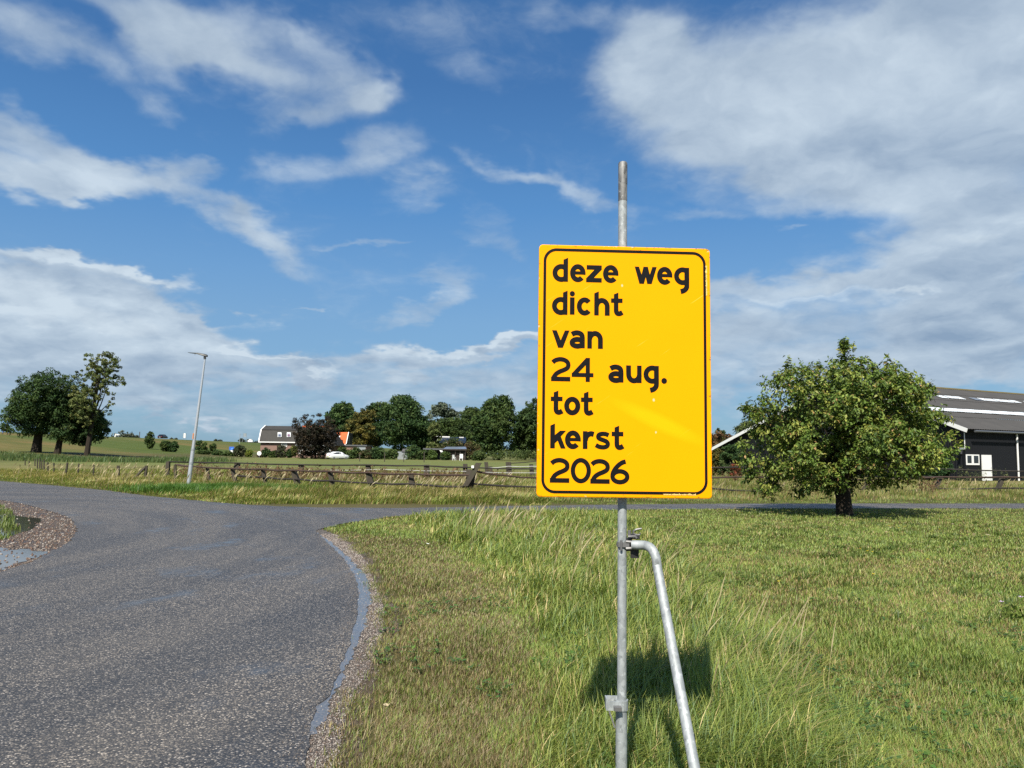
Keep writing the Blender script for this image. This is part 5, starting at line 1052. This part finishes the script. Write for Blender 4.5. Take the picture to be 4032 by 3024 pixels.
for i in range(0, n, 2):
    e = ends[i]; f_ = e+dirs[i]*tl[i]; bt.tube([Vector(e-dirs[i]*.25), Vector(f_)], [.006, .003], 3, False)
bt.build('twigs', M_BARK, ft)['kind'] = 'stuff'

# ------------------------------------------------------------------ barn
BC = Vector((34.3, 58.4, 0)); ux = Vector((.898, .44, 0)); uy = Vector((-.44, .898, 0))
BM = Matrix(((ux.x, uy.x, 0, BC.x), (ux.y, uy.y, 0, BC.y), (0, 0, 1, 0), (0, 0, 0, 1)))
barn = empty('barn', BC, 'long black clad barn with grey roof and white skylight strips behind the fruit tree', 'barn')
barn.rotation_euler = (0, 0, math.atan2(ux.y, ux.x))
EH, RH, RY, WY, LH, BL_ = 4.05, 8.35, 11.2, 28.1, 2.3, 32.0
def corr(a, b, z0, z1a, z1b, step=.2, depth=.035, axis='x', at_=0.0, sgn=-1):
    """corrugated wall from a to b along axis"""
    n_ = int((b-a)/step*2); v = []; f = []
    for i in range(n_+1):
        t = i/n_; s = a+(b-a)*t; d = at_+sgn*(depth if i % 2 else 0); zz = z1a(s) if callable(z1a) else z1a
        p = (s, d) if axis == 'x' else (d, s); v += [(p[0], p[1], z0), (p[0], p[1], zz)]
        if i: f.append((2*i-2, 2*i, 2*i+1, 2*i-1))
    return v, f
v, f = corr(0, BL_, 0, EH-.02, 0); MB().add(v, f).build('side_wall', M_CLAD, barn)
zt_ = lambda s: (EH+(RH-EH)*s/RY if s < RY else RH+(LH-RH)*(s-RY)/(WY-RY))-.06
v, f = corr(0, WY, 0, zt_, 0, axis='y'); MB().add(v, f).build('gable_wall', M_CLAD, barn)
MB().box((BL_-.1, 0, 0), (BL_, WY, 2.2)).box((0, WY-.1, 0), (BL_, WY, 2.2)).build('rear_wall', M_CLAD, barn)
MB().box((-.06, -.07, 0), (.10, .06, EH-.05)).build('corner_trim', M_CLAD, barn)
sl_ = (RH-EH)/RY
def rp(x_, y_, off=0.0): z_ = EH+.06+sl_*y_ if y_ <= RY else RH+.06+(LH-RH)/(WY-RY)*(y_-RY); return (x_, y_, z_+off)
def roofsheet(x0, x1, y0, y1, off, m, name, par, step=.30, amp=.03):
    n_ = max(2, int((x1-x0)/step*2)); v = []; f = []
    for i in range(n_+1):
        x_ = x0+(x1-x0)*i/n_; o_ = off+(amp if i % 2 else 0); v += [rp(x_, y0, o_), rp(x_, y1, o_)]
        if i: f.append((2*i-2, 2*i, 2*i+1, 2*i-1))
    return MB().add(v, f).build(name, m, par)
rows = [(-.55, 2.3), (2.25, 4.7), (4.65, 7.0), (6.95, 8.9), (8.85, RY)]
for k, (a, b) in enumerate(rows): roofsheet(-.45, BL_, a, b, .0+.022*k, M_BROOF, 'roof_course', barn)
roofsheet(-.45, BL_, RY, WY+.5, 0, M_BROOF, 'rear_roof', barn)
x_ = 1.0; k = 0
while x_ < BL_-1.2:
    roofsheet(x_, x_+1.12, 3.45, 4.3, .10+.012*(k % 2), M_TRANS, 'skylight_panel', barn, .2, .025); x_ += 1.15; k += 1
x_ = 1.3; k = 0
pat = [0, 2, 2, 1, 1, 0, 1, 1, 1, 0, 2, 1, 1, 1, 1, 1, 0, 1, 1, 2, 1, 1, 1, 1, 1, 1]
pat[0] = 1
while x_ < BL_-1.2:
    c_ = pat[k % len(pat)]
    if c_: roofsheet(x_, x_+.92, 7.45, 8.2, .13+.012*(k % 2), M_TRANS if c_ == 1 else M_TRANSD, 'skylight_panel', barn, .2, .025)
    x_ += 1.2; k += 1
b_ = MB(); b_.add([rp(-.45, RY-.3, .13), rp(BL_, RY-.3, .13), (BL_, RY, RH+.24), (-.45, RY, RH+.24), rp(-.45, RY+.3, .13), rp(BL_, RY+.3, .13)], [(0,1,2,3),(3,2,5,4)]); b_.build('ridge_cap', M_MOSS, barn)
def board(p, q, w_, h_, name, m): return MB().bar(p, q, w_, h_).build(name, m, barn)
board((-.50, -.6, rp(0, -.6)[2]-.10), (-.50, RY, RH-.02), .05, .30, 'bargeboard', M_WHITE); board((-.50, RY, RH-.02), (-.50, WY+.5, rp(0, WY+.5)[2]-.10), .05, .30, 'bargeboard', M_WHITE)
MB().tube([(.35, -.66, EH-.30), (BL_, -.66, EH-.30)], .085, 8).build('gutter', M_GUTTER, barn, True)
def dpipe(x_): MB().tube([(x_, -.15, EH-.34), (x_, -.15, 0)], .07 if x_ > 1 else .03, 8).build('downpipe', M_WHITE, barn, True)
for x_ in (6.35, 13.4, 20.4, 27.4): dpipe(x_)
MB().tube([(-.12, -.12, EH-.4), (-.12, -.12, EH-1.7)], .03, 6).build('downpipe', M_WHITE, barn, True)
wl_ = MB().box((-.5, -.1, 2.35), (-.2, .05, 2.5)).build('wall_lamp', M_GREYM, barn); MB().tube([(-.32, -.02, 2.35), (-.48, -.05, 2.0)], [.05, .08], 8).build('lamp_shade', M_DARK, wl_)
# door and window, placed by the photograph
def wallx(px, py=1850):
    d = Vector(pdir(px, py)); nrm = -uy; t = (BC.dot(nrm))/(d.dot(nrm)-0) if False else None
    A = np.array([[d.x, -ux.x], [d.y, -ux.y]]); s = np.linalg.solve(A, np.array([BC.x, BC.y])); return s[1], EYE+d.z*s[0]
wx0, wz1 = wallx(3799, 1789); wx1, wz0 = wallx(3853, 1831)
wn_ = empty('window', (0, 0, 0), None, None); wn_.parent = barn
fr = MB(); t_ = .085
for (a, b, c_, d_) in ((wx0, wz0, wx1, wz0+t_*1.5), (wx0, wz1-t_, wx1, wz1), (wx0, wz0, wx0+t_*1.6, wz1), (wx1-t_, wz0, wx1, wz1), ((wx0+wx1)/2-.1, wz0, (wx0+wx1)/2+.1, wz1)):
    pass
xm = (wx0+wx1)/2
fr.box((wx0, -.09, wz0), (wx1, -.045, wz0+.13)).box((wx0, -.09, wz1-.09), (wx1, -.045, wz1)).box((wx0, -.09, wz0+.131), (wx0+.14, -.045, wz1-.091)).box((wx1-.09, -.09, wz0+.131), (wx1, -.045, wz1-.091)).box((xm-.12, -.09, wz0+.131), (xm+.12, -.045, wz1-.091)).build('frame', M_WHITE, wn_)
for (a, b) in ((wx0+.141, xm-.121), (xm+.121, wx1-.091)): MB().box((a, -.07, wz0+.131), (b, -.05, wz1-.091)).build('pane', M_GLASS, wn_)
dx0, dz1 = wallx(3861, 1791); dx1, _ = wallx(3899, 1800)
dr = MB().box((dx0, -.10, .03), (dx1, -.045, dz1)).build('door', M_WHITE, barn); MB().tube([(dx1-.12, -.13, 1.0), (dx1-.12, -.101, 1.0)], .03, 8).build('handle', M_GREYM, dr)

# ------------------------------------------------------------------ farmhouse
HY = 172.0
def pt_(px, py, dy=0): return at(px, py, HY+dy)
hx0, hx1 = pt_(1020, 1745).x, pt_(1163, 1745).x; gz = 0.0
ez = pt_(1090, 1741).z; bz = at(1090, 1693, HY+1.3).z; rz = at(1100, 1677, HY+4.2).z
fh = empty('farmhouse', (hx0, HY, 0), 'brick farmhouse barn wing with grey gambrel roof and white trim', 'farmhouse')
def addf(o): return rel(o, fh)
addf(MB().box((hx0+.25, HY+.3, 0), (hx1, HY+8.2, ez)).build('brick_wall', M_BRICK))
b_ = MB(); pr_ = [(HY-.1, ez), (HY+1.3, bz), (HY+4.2, rz), (HY+7.1, bz), (HY+8.5, ez)]
o_ = addf(MB().add([(hx0, y_, z_) for y_, z_ in pr_]+[(hx1, y_, z_) for y_, z_ in pr_], [(i, i+1, 6+i, 5+i) for i in range(4)]+[(0,1,2,3,4),(5,6,7,8,9)]).build('roof', M_GREYTILE))
for a, b in zip(pr_[:-1], pr_[1:]): addf(MB().bar((hx0-.05, a[0], a[1]), (hx0-.05, b[0], b[1]), .24, .28).build('bargeboard', M_WHITE))
addf(MB().box((hx0-.1, HY-.28, ez-.12), (hx1, HY-.11, ez+.10)).build('gutter', M_WHITE)); addf(MB().box((hx0, HY+1.2, bz-.02), (hx1, HY+1.38, bz+.10)).build('roof_break', M_DARK))
def skyl(px, py0, py1, wpx, m, par=None):
    A = at(px, py1, HY+.45); B_ = at(px, py0, HY+.95); w_ = wpx*HY/FPX/2
    sk = addf(MB().add([(A.x-w_, A.y, A.z), (A.x+w_, A.y, A.z), (B_.x+w_, B_.y, B_.z), (B_.x-w_, B_.y, B_.z), (A.x-w_, A.y-.22, A.z+.02), (A.x+w_, A.y-.22, A.z+.02), (B_.x+w_, B_.y-.22, B_.z+.08), (B_.x-w_, B_.y-.22, B_.z+.08)], [(0,3,2,1),(4,5,6,7),(0,1,5,4),(1,2,6,5),(2,3,7,6),(3,0,4,7)]).build('skylight', M_GREYM))
    k_ = .12; v = [Vector((A.x-w_+k_, A.y-.24, A.z+.02+k_)), Vector((A.x+w_-k_, A.y-.24, A.z+.02+k_)), Vector((B_.x+w_-k_, B_.y-.24, B_.z+.08-k_)), Vector((B_.x-w_+k_, B_.y-.24, B_.z+.08-k_))]
    pn = MB().add(v, [(0,1,2,3)]).build('pane', m); pn.parent = sk; pn.matrix_parent_inverse = sk.matrix_world.inverted() @ Matrix.Translation((0,0,0)); pn.matrix_parent_inverse = Matrix.Identity(4)
    return sk
skyl(1102, 1704, 1721, 15, M_BLUEG); skyl(1138, 1704, 1721, 15, M_PINK)
def hwin(px0, px1, py0, py1, n_, Y, par, m=M_WHITE):
    A = at(px0, py1, Y); B_ = at(px1, py0, Y); o_ = MB().box((A.x, Y-.12, A.z), (B_.x, Y-.02, B_.z)).build('window', m); rel(o_, par)
    w_ = (B_.x-A.x)/n_
    for i in range(n_): p_ = MB().box((A.x+w_*i+.12, Y-.15, A.z+.16), (A.x+w_*(i+1)-.12, Y-.121, B_.z-.14)).build('pane', M_GLASS); p_.parent = o_
    return o_
hwin(1108, 1131, 1747, 1759, 3, HY+.3, fh); addf(MB().box((pt_(1107,1745).x, HY+.12, 0.6), (pt_(1109,1745).x+.02, HY+.2, ez-.2)).build('downpipe', M_WHITE))
# main house behind the weeping tree
mh = empty('main_house', (hx1, HY+1, 0), 'dark roofed main house with orange ridge tiles half hidden behind the weeping tree', 'house')
mx0, mx1 = hx1+.05, pt_(1322, 1745).x; mrx = at(1311, 1681, HY+5).x; mez = at(1250, 1752, HY).z; mrz = at(1250, 1681, HY+5).z
rel(MB().box((mx0, HY+.6, 0), (mx1-1.0, HY+10, mez)).build('wall', M_BRICK), mh); rel(MB().box((at(1283, 1790, HY).x, HY+.45, 0), (mx1-1.2, HY+.59, mez-.4)).build('white_wall', M_WHITE), mh)
rel(MB().add([(mx0, HY, mez-.1), (mx1, HY, mez-.1), (mrx, HY+5, mrz), (mx0, HY+5, mrz), (mx1, HY+10.5, mez-.1), (mx0, HY+10.5, mez-.1)], [(0,1,2,3),(3,2,4,5),(1,4,2),(0,3,5)]).build('roof', M_GREYTILE), mh)
rel(MB().tube([(mx0, HY+5, mrz+.05), (mrx, HY+5, mrz+.05)], .2, 6).build('ridge_tiles', M_ORTILE), mh); rel(MB().box((mx0, HY-.2, mez-.3), (mx1, HY-.02, mez-.06)).build('gutter', M_GREYM), mh)
for (a, b, c_, d_) in ((1176,1192,1757,1786),(1200,1218,1757,1790),(1228,1252,1757,1786),(1264,1280,1760,1790)): hwin(a, b, c_, d_, 2, HY+.6, mh)
# orange roofed house
oh = empty('orange_roofed_house', (pt_(1340, 1790).x, HY+8, 0), 'house with bright orange tiled roof and a gable coloured dark for shade, right of the weeping tree', 'house')
oY = HY+10; A1 = at(1312, 1749, oY); A2 = at(1362, 1749, oY); B2 = at(1372, 1702, oY+3.2); B1 = at(1306, 1702, oY+3.2); D2 = at(1387, 1706, oY+6.5)
rel(MB().add([A1, A2, B2, B1, (A1.x, A1.y+.1, A1.z-.15), (A2.x, A2.y+.1, A2.z-.15), (B2.x, B2.y+.1, B2.z-.15), (B1.x, B1.y+.1, B1.z-.15)], [(0,1,2,3),(4,7,6,5),(0,4,5,1),(1,5,6,2),(2,6,7,3),(3,7,4,0)]).build('orange_roof', M_ORTILE), oh)
rel(MB().bar(A2+Vector((.08,-.1,0)), B2+Vector((.08,-.1,0)), .16, .2).build('bargeboard', M_WHITE), oh); rel(MB().bar(A1+Vector((0,-.12,-.05)), A2+Vector((0,-.12,-.05)), .12, .16).build('gutter', M_WHITE), oh)
gxr = at(1388, 1750, oY+7).x; rel(MB().add([(A2.x+.1, oY+.3, 0), (A2.x+.1, oY+.3, A2.z), (B2.x+.1, oY+3.4, B2.z-.05), (gxr, oY+7, B2.z-.15), (gxr, oY+7, 0)], [(0,1,2,3,4)]).build('shade_toned_gable', M_DARK), oh)  # gable turned from the sun, its shade put into the wall colour
for (t1, t2) in ((.22, .30), (.42, .49)):
    xa = A2.x+.1+(gxr-A2.x-.1)*t1; ya = oY+.25+6.7*t1; xb = A2.x+.1+(gxr-A2.x-.1)*t2; yb = oY+.25+6.7*t2
    rel(MB().add([(xa, ya-.06, 2.9), (xb, yb-.06, 2.9), (xb, yb-.06, 5.2), (xa, ya-.06, 5.2)], [(0,1,2,3)]).build('white_strip', M_GREYM), oh)
rel(MB().box((A1.x, oY+.35, 0), (A2.x, oY+6, A2.z-.2)).build('wall', M_BRICK), oh)
rel(MB().box((at(1335,1730,oY-.3).x-1.4, oY+.0, at(1330,1744,oY).z), (at(1347,1730,oY).x, oY+1.6, at(1330,1731,oY).z)).build('dormer', M_PANEL), oh)
C1 = at(1328, 1724, oY+1.3); C2 = at(1340, 1716, oY+1.7); rel(MB().add([(C1.x, C1.y, C1.z), (C2.x, C1.y, C1.z), (C2.x, C2.y, C2.z), (C1.x, C2.y, C2.z)], [(0,1,2,3)]).build('skylight', M_WHITE), oh)
lg_ = empty('low_garage', (at(1412, 1760, 168).x, 168, 0), 'low flat roofed garage with pale doors right of the orange roof', 'garage')
ga, gb = at(1362, 1768, 168), at(1442, 1753, 168); rel(MB().box((ga.x, 168, 0), (gb.x, 174, gb.z-.25)).build('wall', M_BRICK), lg_); rel(MB().box((ga.x-.2, 167.7, gb.z-.249), (gb.x+.2, 174.2, gb.z+.05)).build('flat_roof', M_BITU), lg_)
d0, d1 = at(1407, 1765, 168), at(1440, 1757, 168); rel(MB().box((d0.x, 167.9, 0.2), (d1.x, 167.99, d1.z-.05)).build('garage_door', M_GREYM), lg_); rel(MB().box((at(1340,1765,168).x, 167.9, at(1340,1768,168).z), (at(1345,1765,168).x, 167.99, at(1340,1762,168).z)).build('white_board', M_WHITE), lg_)

# roof with white trim among the trees
wr = empty('white_trimmed_house', (at(1740, 1790, 186).x, 186, 0), 'dark roofed house with white roof edges hidden among the trees', 'house')
R1_, R2_ = at(1709, 1720, 190), at(1835, 1722, 190); E1 = at(1732, 1743, 186); E2 = at(1835, 1745, 186)
rel(MB().add([R1_, R2_, E2, E1], [(0,1,2,3)]).build('roof', M_PANEL), wr); rel(MB().bar(R1_+Vector((0,-.1,.05)), at(1771,1721,190)+Vector((0,-.1,.05)), .2, .24).build('ridge_trim', M_WHITE), wr); rel(MB().bar(at(1808,1722,189.8), at(1826,1722,189.8), .16, .16).build('ridge_trim', M_WHITE), wr)
rel(MB().bar(at(1718,1724,189), E1, .24, .26).build('bargeboard', M_WHITE), wr); rel(MB().bar(at(1757,1741,186), at(1768,1744,186), .3, .3).build('gutter', M_WHITE), wr); rel(MB().box((E1.x+.4, 186.6, 0), (E2.x, 190, E1.z-.1)).build('wall', M_DARK), wr)
rel(MB().bar(at(1733,1723,188.6), at(1741,1732,187.6), .12, .2).build('roof_bar', M_GREYM), wr)
# long shed
lsY = 165
ls_ = empty('long_shed', (at(1750, 1790, lsY).x, lsY, 0), 'long low dark shed with a blue grey roof section at the field edge', 'shed')
a_, b_2 = at(1666, 1764, lsY), at(1838, 1770, lsY); mid_ = at(1744, 1765, lsY)
rel(MB().box((a_.x, lsY, a_.z-.35), (mid_.x, lsY+5, a_.z-.02)).build('roof', M_BITU), ls_); rel(MB().add([(mid_.x, lsY-.3, at(1750,1768,lsY).z), (b_2.x, lsY-.3, at(1838,1768,lsY).z), (b_2.x-.5, lsY+4, at(1838,1759,lsY+4).z), (mid_.x+.4, lsY+4, at(1750,1759,lsY+4).z)], [(0,1,2,3)]).build('zinc_roof', M_ZINC), ls_)
rel(MB().box((mid_.x, lsY-.34, at(1750,1772,lsY).z), (b_2.x, lsY-.31, at(1750,1768,lsY).z)).build('fascia', M_SHEDWOOD), ls_)
rel(MB().box((at(1750,1770,lsY).x, lsY+.6, 0), (at(1830,1770,lsY).x, lsY+3.9, at(1750,1769,lsY).z)).build('wall', M_SHEDWOOD), ls_); rel(MB().box((a_.x+1, lsY+3, 0), (mid_.x, lsY+4.8, a_.z-.4)).build('wall', M_DARK), ls_)
for px in (1668, 1705, 1735, 1752, 1793, 1812, 1832): p_ = at(px, 1780, lsY); rel(MB().bar((p_.x, lsY+.1, 0), (p_.x, lsY+.1, a_.z-.36), .14).build('post', M_SHEDWOOD), ls_)
q0, q1 = at(1732, 1788, 162), at(1743, 1773, 162)
o_ = MB().add([(q0.x-.1, 162, q1.z), (q1.x, 162.05, q1.z-.1), (q1.x+.1, 162.1, q0.z+.3), (q1.x-.25, 162, q0.z), (q0.x+.2, 161.9, q1.z-.35), (q0.x-.1, 162.08, q1.z), (q1.x, 162.13, q1.z-.1), (q1.x+.1, 162.18, q0.z+.3), (q1.x-.25, 162.08, q0.z), (q0.x+.2, 161.98, q1.z-.35)], [(0,1,2,3,4),(9,8,7,6,5),(0,5,6,1),(1,6,7,2),(2,7,8,3),(3,8,9,4),(4,9,5,0)]).build('hanging_cloth', M_WHITE); tag(o_, 'white cloth hanging from the eave of the long shed', 'cloth')
def chair(px, py, Y, lab, s=1.0, rz=0):
    p_ = at(px, py, Y); r_ = empty('garden_chair', (p_.x, Y, Hs(p_.x, Y)), lab, 'chair', 'white chairs before the long shed', rz)
    MB().box((-.28*s, -.26*s, .40*s), (.28*s, .26*s, .46*s)).build('seat', M_WHITE, r_); MB().box((-.28*s, .22*s, .462*s), (.28*s, .27*s, 1.15*s)).build('backrest', M_WHITE, r_)
    for sx in (-1, 1):
        for sy in (-1, 1): MB().bar((sx*.24*s, sy*.22*s, 0), (sx*.24*s, sy*.22*s, .399*s), .07*s).build('leg', M_WHITE, r_)
        MB().box((sx*.30*s-.03, -.24*s, .62*s), (sx*.30*s+.03, .22*s, .67*s)).build('armrest', M_WHITE, r_)
chair(1816, 1795, 156, 'white garden chair at the right end of the long shed', 1.15); chair(1789, 1795, 157, 'white garden chair left of the other, turned sideways', 1.0, .9)
gsY = 163; gs = empty('grey_shed', (at(1583, 1790, gsY).x, gsY, 0), 'small weathered grey garden shed at the field edge', 'shed')
g0, g1 = at(1566, 1778, gsY), at(1604, 1768, gsY); rel(MB().box((g0.x, gsY, 0), (g1.x, gsY+2.5, g0.z)).build('wall', M_GREYM), gs); M_GSROOF = plain('grey_boards', (.10, .095, .09), .8); rel(MB().add([(g0.x+.8, gsY-.2, g0.z), (g1.x+.1, gsY-.2, g0.z), (g1.x+.1, gsY+1.3, g1.z+.05), (g0.x+.9, gsY+1.3, g1.z+.05)], [(0,1,2,3)]).build('roof', M_GSROOF), gs)
gs.children[0].data.materials.clear(); gs.children[0].data.materials.append(M_GSROOF)
gw0, gw1 = at(1460, 1800, 161), at(1483, 1783, 161); tag(MB().box((gw0.x, 161, 0), (gw1.x, 161.3, gw1.z)).build('garden_wall', M_STONEW), 'short piece of pinkish garden wall between the bushes', 'wall')
dsh = at(1021, 1785, 155); t_ = empty('satellite_dish', (dsh.x, 155, Hs(dsh.x, 155)), 'round white dish on a stand left of the farmhouse', 'dish'); gz_ = Hs(dsh.x, 155)
b_ = MB(); b_.tube([(0, .0, dsh.z-gz_), (0, -.06, dsh.z-gz_)], [.42, .44], 16); d_ = b_.build('dish', M_WHITE, t_); MB().tube([(0, .03, 0), (0, .03, dsh.z-gz_-.3)], .04, 6).build('stand', M_GREYM, t_)

# ------------------------------------------------------------------ cars
def car(name, label, loc, rz, paint, L=4.2, W=1.78, Hh=1.46):
    r_ = empty(name, loc, label, 'car', None, rz)   # nose along +x
    st = [(-L/2, .42, .78, .78, .74), (-L/2+.10, .30, .95, .95, .86), (-L/2+.35, .24, .98, 1.22, .92), (-L/2+.85, .22, .98, Hh-.02, .96), (-.1, .22, .96, Hh, 1.0), (.55, .22, .94, Hh-.08, 1.0), (1.05, .22, .92, 1.10, 1.0), (1.25, .22, .90, .96, .99), (L/2-.35, .24, .80, .80, .93), (L/2-.05, .32, .62, .62, .80), (L/2, .42, .52, .52, .72)]
    def ring(x_, zb, zbelt, zt, wf_):
        w_ = W/2*wf_; tw = w_*(.74 if zt > zbelt+.05 else .96)
        return [(x_, -w_*.9, zb), (x_, -w_, zb+.14), (x_, -w_, zbelt-.08), (x_, -w_*.96, zbelt), (x_, -tw, zt-.04), (x_, -tw*.7, zt), (x_, tw*.7, zt), (x_, tw, zt-.04), (x_, w_*.96, zbelt), (x_, w_, zbelt-.08), (x_, w_, zb+.14), (x_, w_*.9, zb)]
    v = []; [v.extend(ring(*s)) for s in st]; K = 12
    f = [(i*K+j, i*K+(j+1) % K, (i+1)*K+(j+1) % K, (i+1)*K+j) for i in range(len(st)-1) for j in range(K)]+[tuple(range(K)), tuple(range((len(st)-1)*K, len(st)*K))]
    MB().add(v, f).build('body', paint, r_, True)
    def quadoff(ps, n_, off=.012): return [Vector(p)+Vector(n_)*off for p in ps]
    R = [ring(*s) for s in st]
    for sgn, a, b in ((-1, 3, 4), (1, 8, 7)):
        for (i, t0, i2, t1) in ((3, -.35, 4, -.03), (4, .03, 5, .85)):
            def pnt(i_, t_, k_):
                j_ = i_ if t_ >= 0 else i_-1; tt_ = t_ if t_ >= 0 else 1+t_; return Vector(R[j_][k_]).lerp(Vector(R[j_+1][k_]), tt_)
            ps = [pnt(i, t0, a), pnt(i2, t1, a), pnt(i2, t1, b), pnt(i, t0, b)]; lo_ = [ps[0].lerp(ps[3], .10), ps[1].lerp(ps[2], .10), ps[1].lerp(ps[2], .86), ps[0].lerp(ps[3], .86)]
            MB().add([p+Vector((0, sgn*.015, .004)) for p in lo_], [(0,1,2,3)]).build('side_window', M_GLASS, r_)
    def face(i, j, a, b, k0, k1, name, m, dx):
        P0 = Vector(R[i][a]).lerp(Vector(R[j][a]), k0); P1 = Vector(R[i][b]).lerp(Vector(R[j][b]), k0); P2 = Vector(R[i][b]).lerp(Vector(R[j][b]), k1); P3 = Vector(R[i][a]).lerp(Vector(R[j][a]), k1)
        MB().add([p+Vector((dx, 0, .018)) for p in (P0, P1, P2, P3)], [(0,1,2,3)]).build(name, m, r_)
    face(2, 3, 5, 6, .0, .85, 'rear_window', M_GLASS, -.02); face(6, 5, 5, 6, .0, .9, 'windscreen', M_GLASS, .02)
    for sy in (-1, 1):
        MB().box((-L/2-.012, sy*.62-.13, .72), (-L/2+.12, sy*.62+.13, .86)).build('tail_light', M_LIGHTR, r_); MB().box((L/2-.22, sy*.60-.13, .60), (L/2+.012-.03, sy*.60+.13, .70)).build('headlight', M_HEADL, r_)
        MB().box((.72, sy*W/2*1.02-.06, .93), (.86, sy*W/2*1.02+.1*sy*0+.06, 1.05)).build('mirror', paint, r_)
        for x_ in (-1.28, 1.30):
            wh = MB().tube([(x_, sy*(W/2-.20), .31), (x_, sy*(W/2-.2), .31), (x_, sy*(W/2+.012), .31)], .315, 18).build('wheel', M_TYRE, r_); MB().tube([(x_, sy*(W/2+.013), .31), (x_, sy*(W/2+.03), .31)], [.2, .17], 12).build('rim', M_RIM, wh)
    MB().box((-L/2-.025, -.26, .52), (-L/2-.002, .26, .64)).build('number_plate', plain('plate_'+name, (.62, .5, .12) if paint is M_CARW else (.7, .68, .6), .5), r_)
    return r_
wc = at(1329, 1803, 147); car('white_car', 'white hatchback parked on the grass in front of the houses', (wc.x, 147, Hs(wc.x, 147)), math.radians(44), M_CARW)
bc = hit(641, 1729); bY_ = 258; bc = at(641, 1728, bY_); car('black_car', 'black hatchback driving on the road along the top of the dyke', (bc.x, bY_, max(Hs(bc.x, bY_), bc.z-.15)), math.radians(88), M_CARB, 4.3, 1.82, 1.52)
dark_c = at(1385/1+25, 1797, 158)

# ------------------------------------------------------------------ far signs and poles
def stand(px, py): h_ = hit(px, py); return h_
def on(px, basepy, Y, name, label, cat): p_ = at(px, basepy, Y); z_ = Hs(p_.x, Y); return empty(name, (p_.x, Y, z_), label, cat), p_.x, z_
e_, X0, Z0_ = on(22, 1698, 172, 'gantry_sign', 'blue framed sign gantry at the left edge on the dyke', 'sign')
zz = lambda py, Y, px=22: at(px, py, Y).z-Z0_
for s in (-.6, .6): MB().bar((s, 0, 0), (s, 0, zz(1656, 172)), .09).build('post', M_BLUE, e_)
MB().box((-.6, -.06, zz(1669, 172)), (.6, .02, zz(1656, 172))).build('blue_panel', M_LTBLUE, e_)
for py in (1677, 1682): MB().bar((-.6, 0, zz(py, 172)), (.6, 0, zz(py, 172)), .09).build('crossbar', M_BLUE, e_)
MB().box((-.58, -.05, zz(1697, 172)), (.58, .0, zz(1687, 172))).build('red_board', M_RED, e_); MB().box((-.24, -.08, zz(1698, 172)), (.24, -.055, zz(1687, 172))).build('white_board', M_WHITE, e_)
e_, X0, Z0_ = on(459, 1721, 228, 'finger_post', 'small white direction signs on the dyke right of the left trees', 'sign')
MB().bar((-.5, 0, 0), (-.35, 0, 1.0), .28, .05).build('white_board', M_WHITE, e_); MB().box((-.1, -.03, .55), (.35, .03, .95)).build('white_board', M_WHITE, e_); MB().box((.4, -.03, .6), (.85, .03, .85)).build('white_board', M_WHITE, e_)
for s in (.1, .6): MB().bar((s, 0, 0), (s, 0, .6), .05).build('leg', M_GREYM, e_)
e_, X0, Z0_ = on(549, 1724, 242, 'wooden_pole', 'short brown pole standing on the dyke left of the poplar', 'pole'); MB().tube([(0,0,0), (0,0,at(549, 1700, 242).z-Z0_)], .11, 8).build('shaft', M_BROWNPOLE, e_)
e_, X0, Z0_ = on(726, 1732, 282, 'roadside_board', 'pale white board on two posts on the dyke right of the black car', 'sign')
t_ = at(726, 1706, 282).z-Z0_
for s in (-.5, .5): MB().bar((s, 0, 0), (s, 0, t_), .12).build('post', M_GREYM, e_)
MB().box((-.35, -.04, t_-1.7), (.35, .04, t_)).build('white_board', M_WHITE, e_)
e_, X0, Z0_ = on(943, 1755, 300, 'far_street_lamp', 'thin distant street lamp left of the lattice frame', 'street lamp'); t_ = at(943, 1711, 300).z-Z0_; MB().tube([(0,0,0), (0,0,t_)], [.14, .08], 6).build('pole', M_GREYM, e_); MB().box((-.5, -.15, t_), (.3, .15, t_+.12)).build('lamp_head', M_GREYM, e_)
e_, X0, Z0_ = on(963, 1742, 330, 'lattice_frame', 'pale lattice gantry with small boards beyond the dyke', 'gantry'); t_ = at(963, 1706, 330).z-Z0_
for s in (-1, 1): MB().tube([(s*1.0, 0, 0), (s*.6, 0, t_)], .07, 6).build('post', M_GREYM, e_)
for k_ in (.62, .80, .98): MB().bar((-.7, 0, t_*k_), (.7, 0, t_*k_), .09).build('crossbar', M_GREYM, e_)
for (k0, k1) in ((.82, .96), (.64, .78)): MB().box((-.5, -.05, t_*k0), (.5, .05, t_*k1)).build('board', M_GREYM, e_)
e_, X0, Z0_ = on(987, 1742, 345, 'white_van_roof', 'tiny white vehicle on the dyke left of the farmhouse roof', 'vehicle'); MB().box((-1.1, -.8, 0.3), (1.1, .8, 1.1)).box((-.6, -.7, 1.101), (.5, .7, 1.6)).build('body', M_WHITE, e_)
e_, X0, Z0_ = on(911, 1790, 175, 'blue_board_sign', 'blue and white information sign behind the garden shrubs', 'sign'); zt1 = at(911, 1759, 175).z-Z0_; zb1 = at(911, 1772, 175).z-Z0_; zb2 = at(911, 1784, 175).z-Z0_
for s in (-.35, .35): MB().bar((s, .04, 0), (s, .04, zt1), .07).build('post', M_GREYM, e_)
MB().box((-.55, -.05, zb1), (.55, 0, zt1)).build('blue_panel', M_BLUE, e_); MB().box((-.2, -.06, zb2), (.32, 0, zb1-.01)).build('white_panel', M_WHITE, e_); MB().add([(-.3, -.056, zb1+.15), (.25, -.056, zb1+.2), (.35, -.056, zt1-.25), (.0, -.056, zt1-.3)], [(0,1,2,3)]).build('picture', M_LTBLUE, e_)
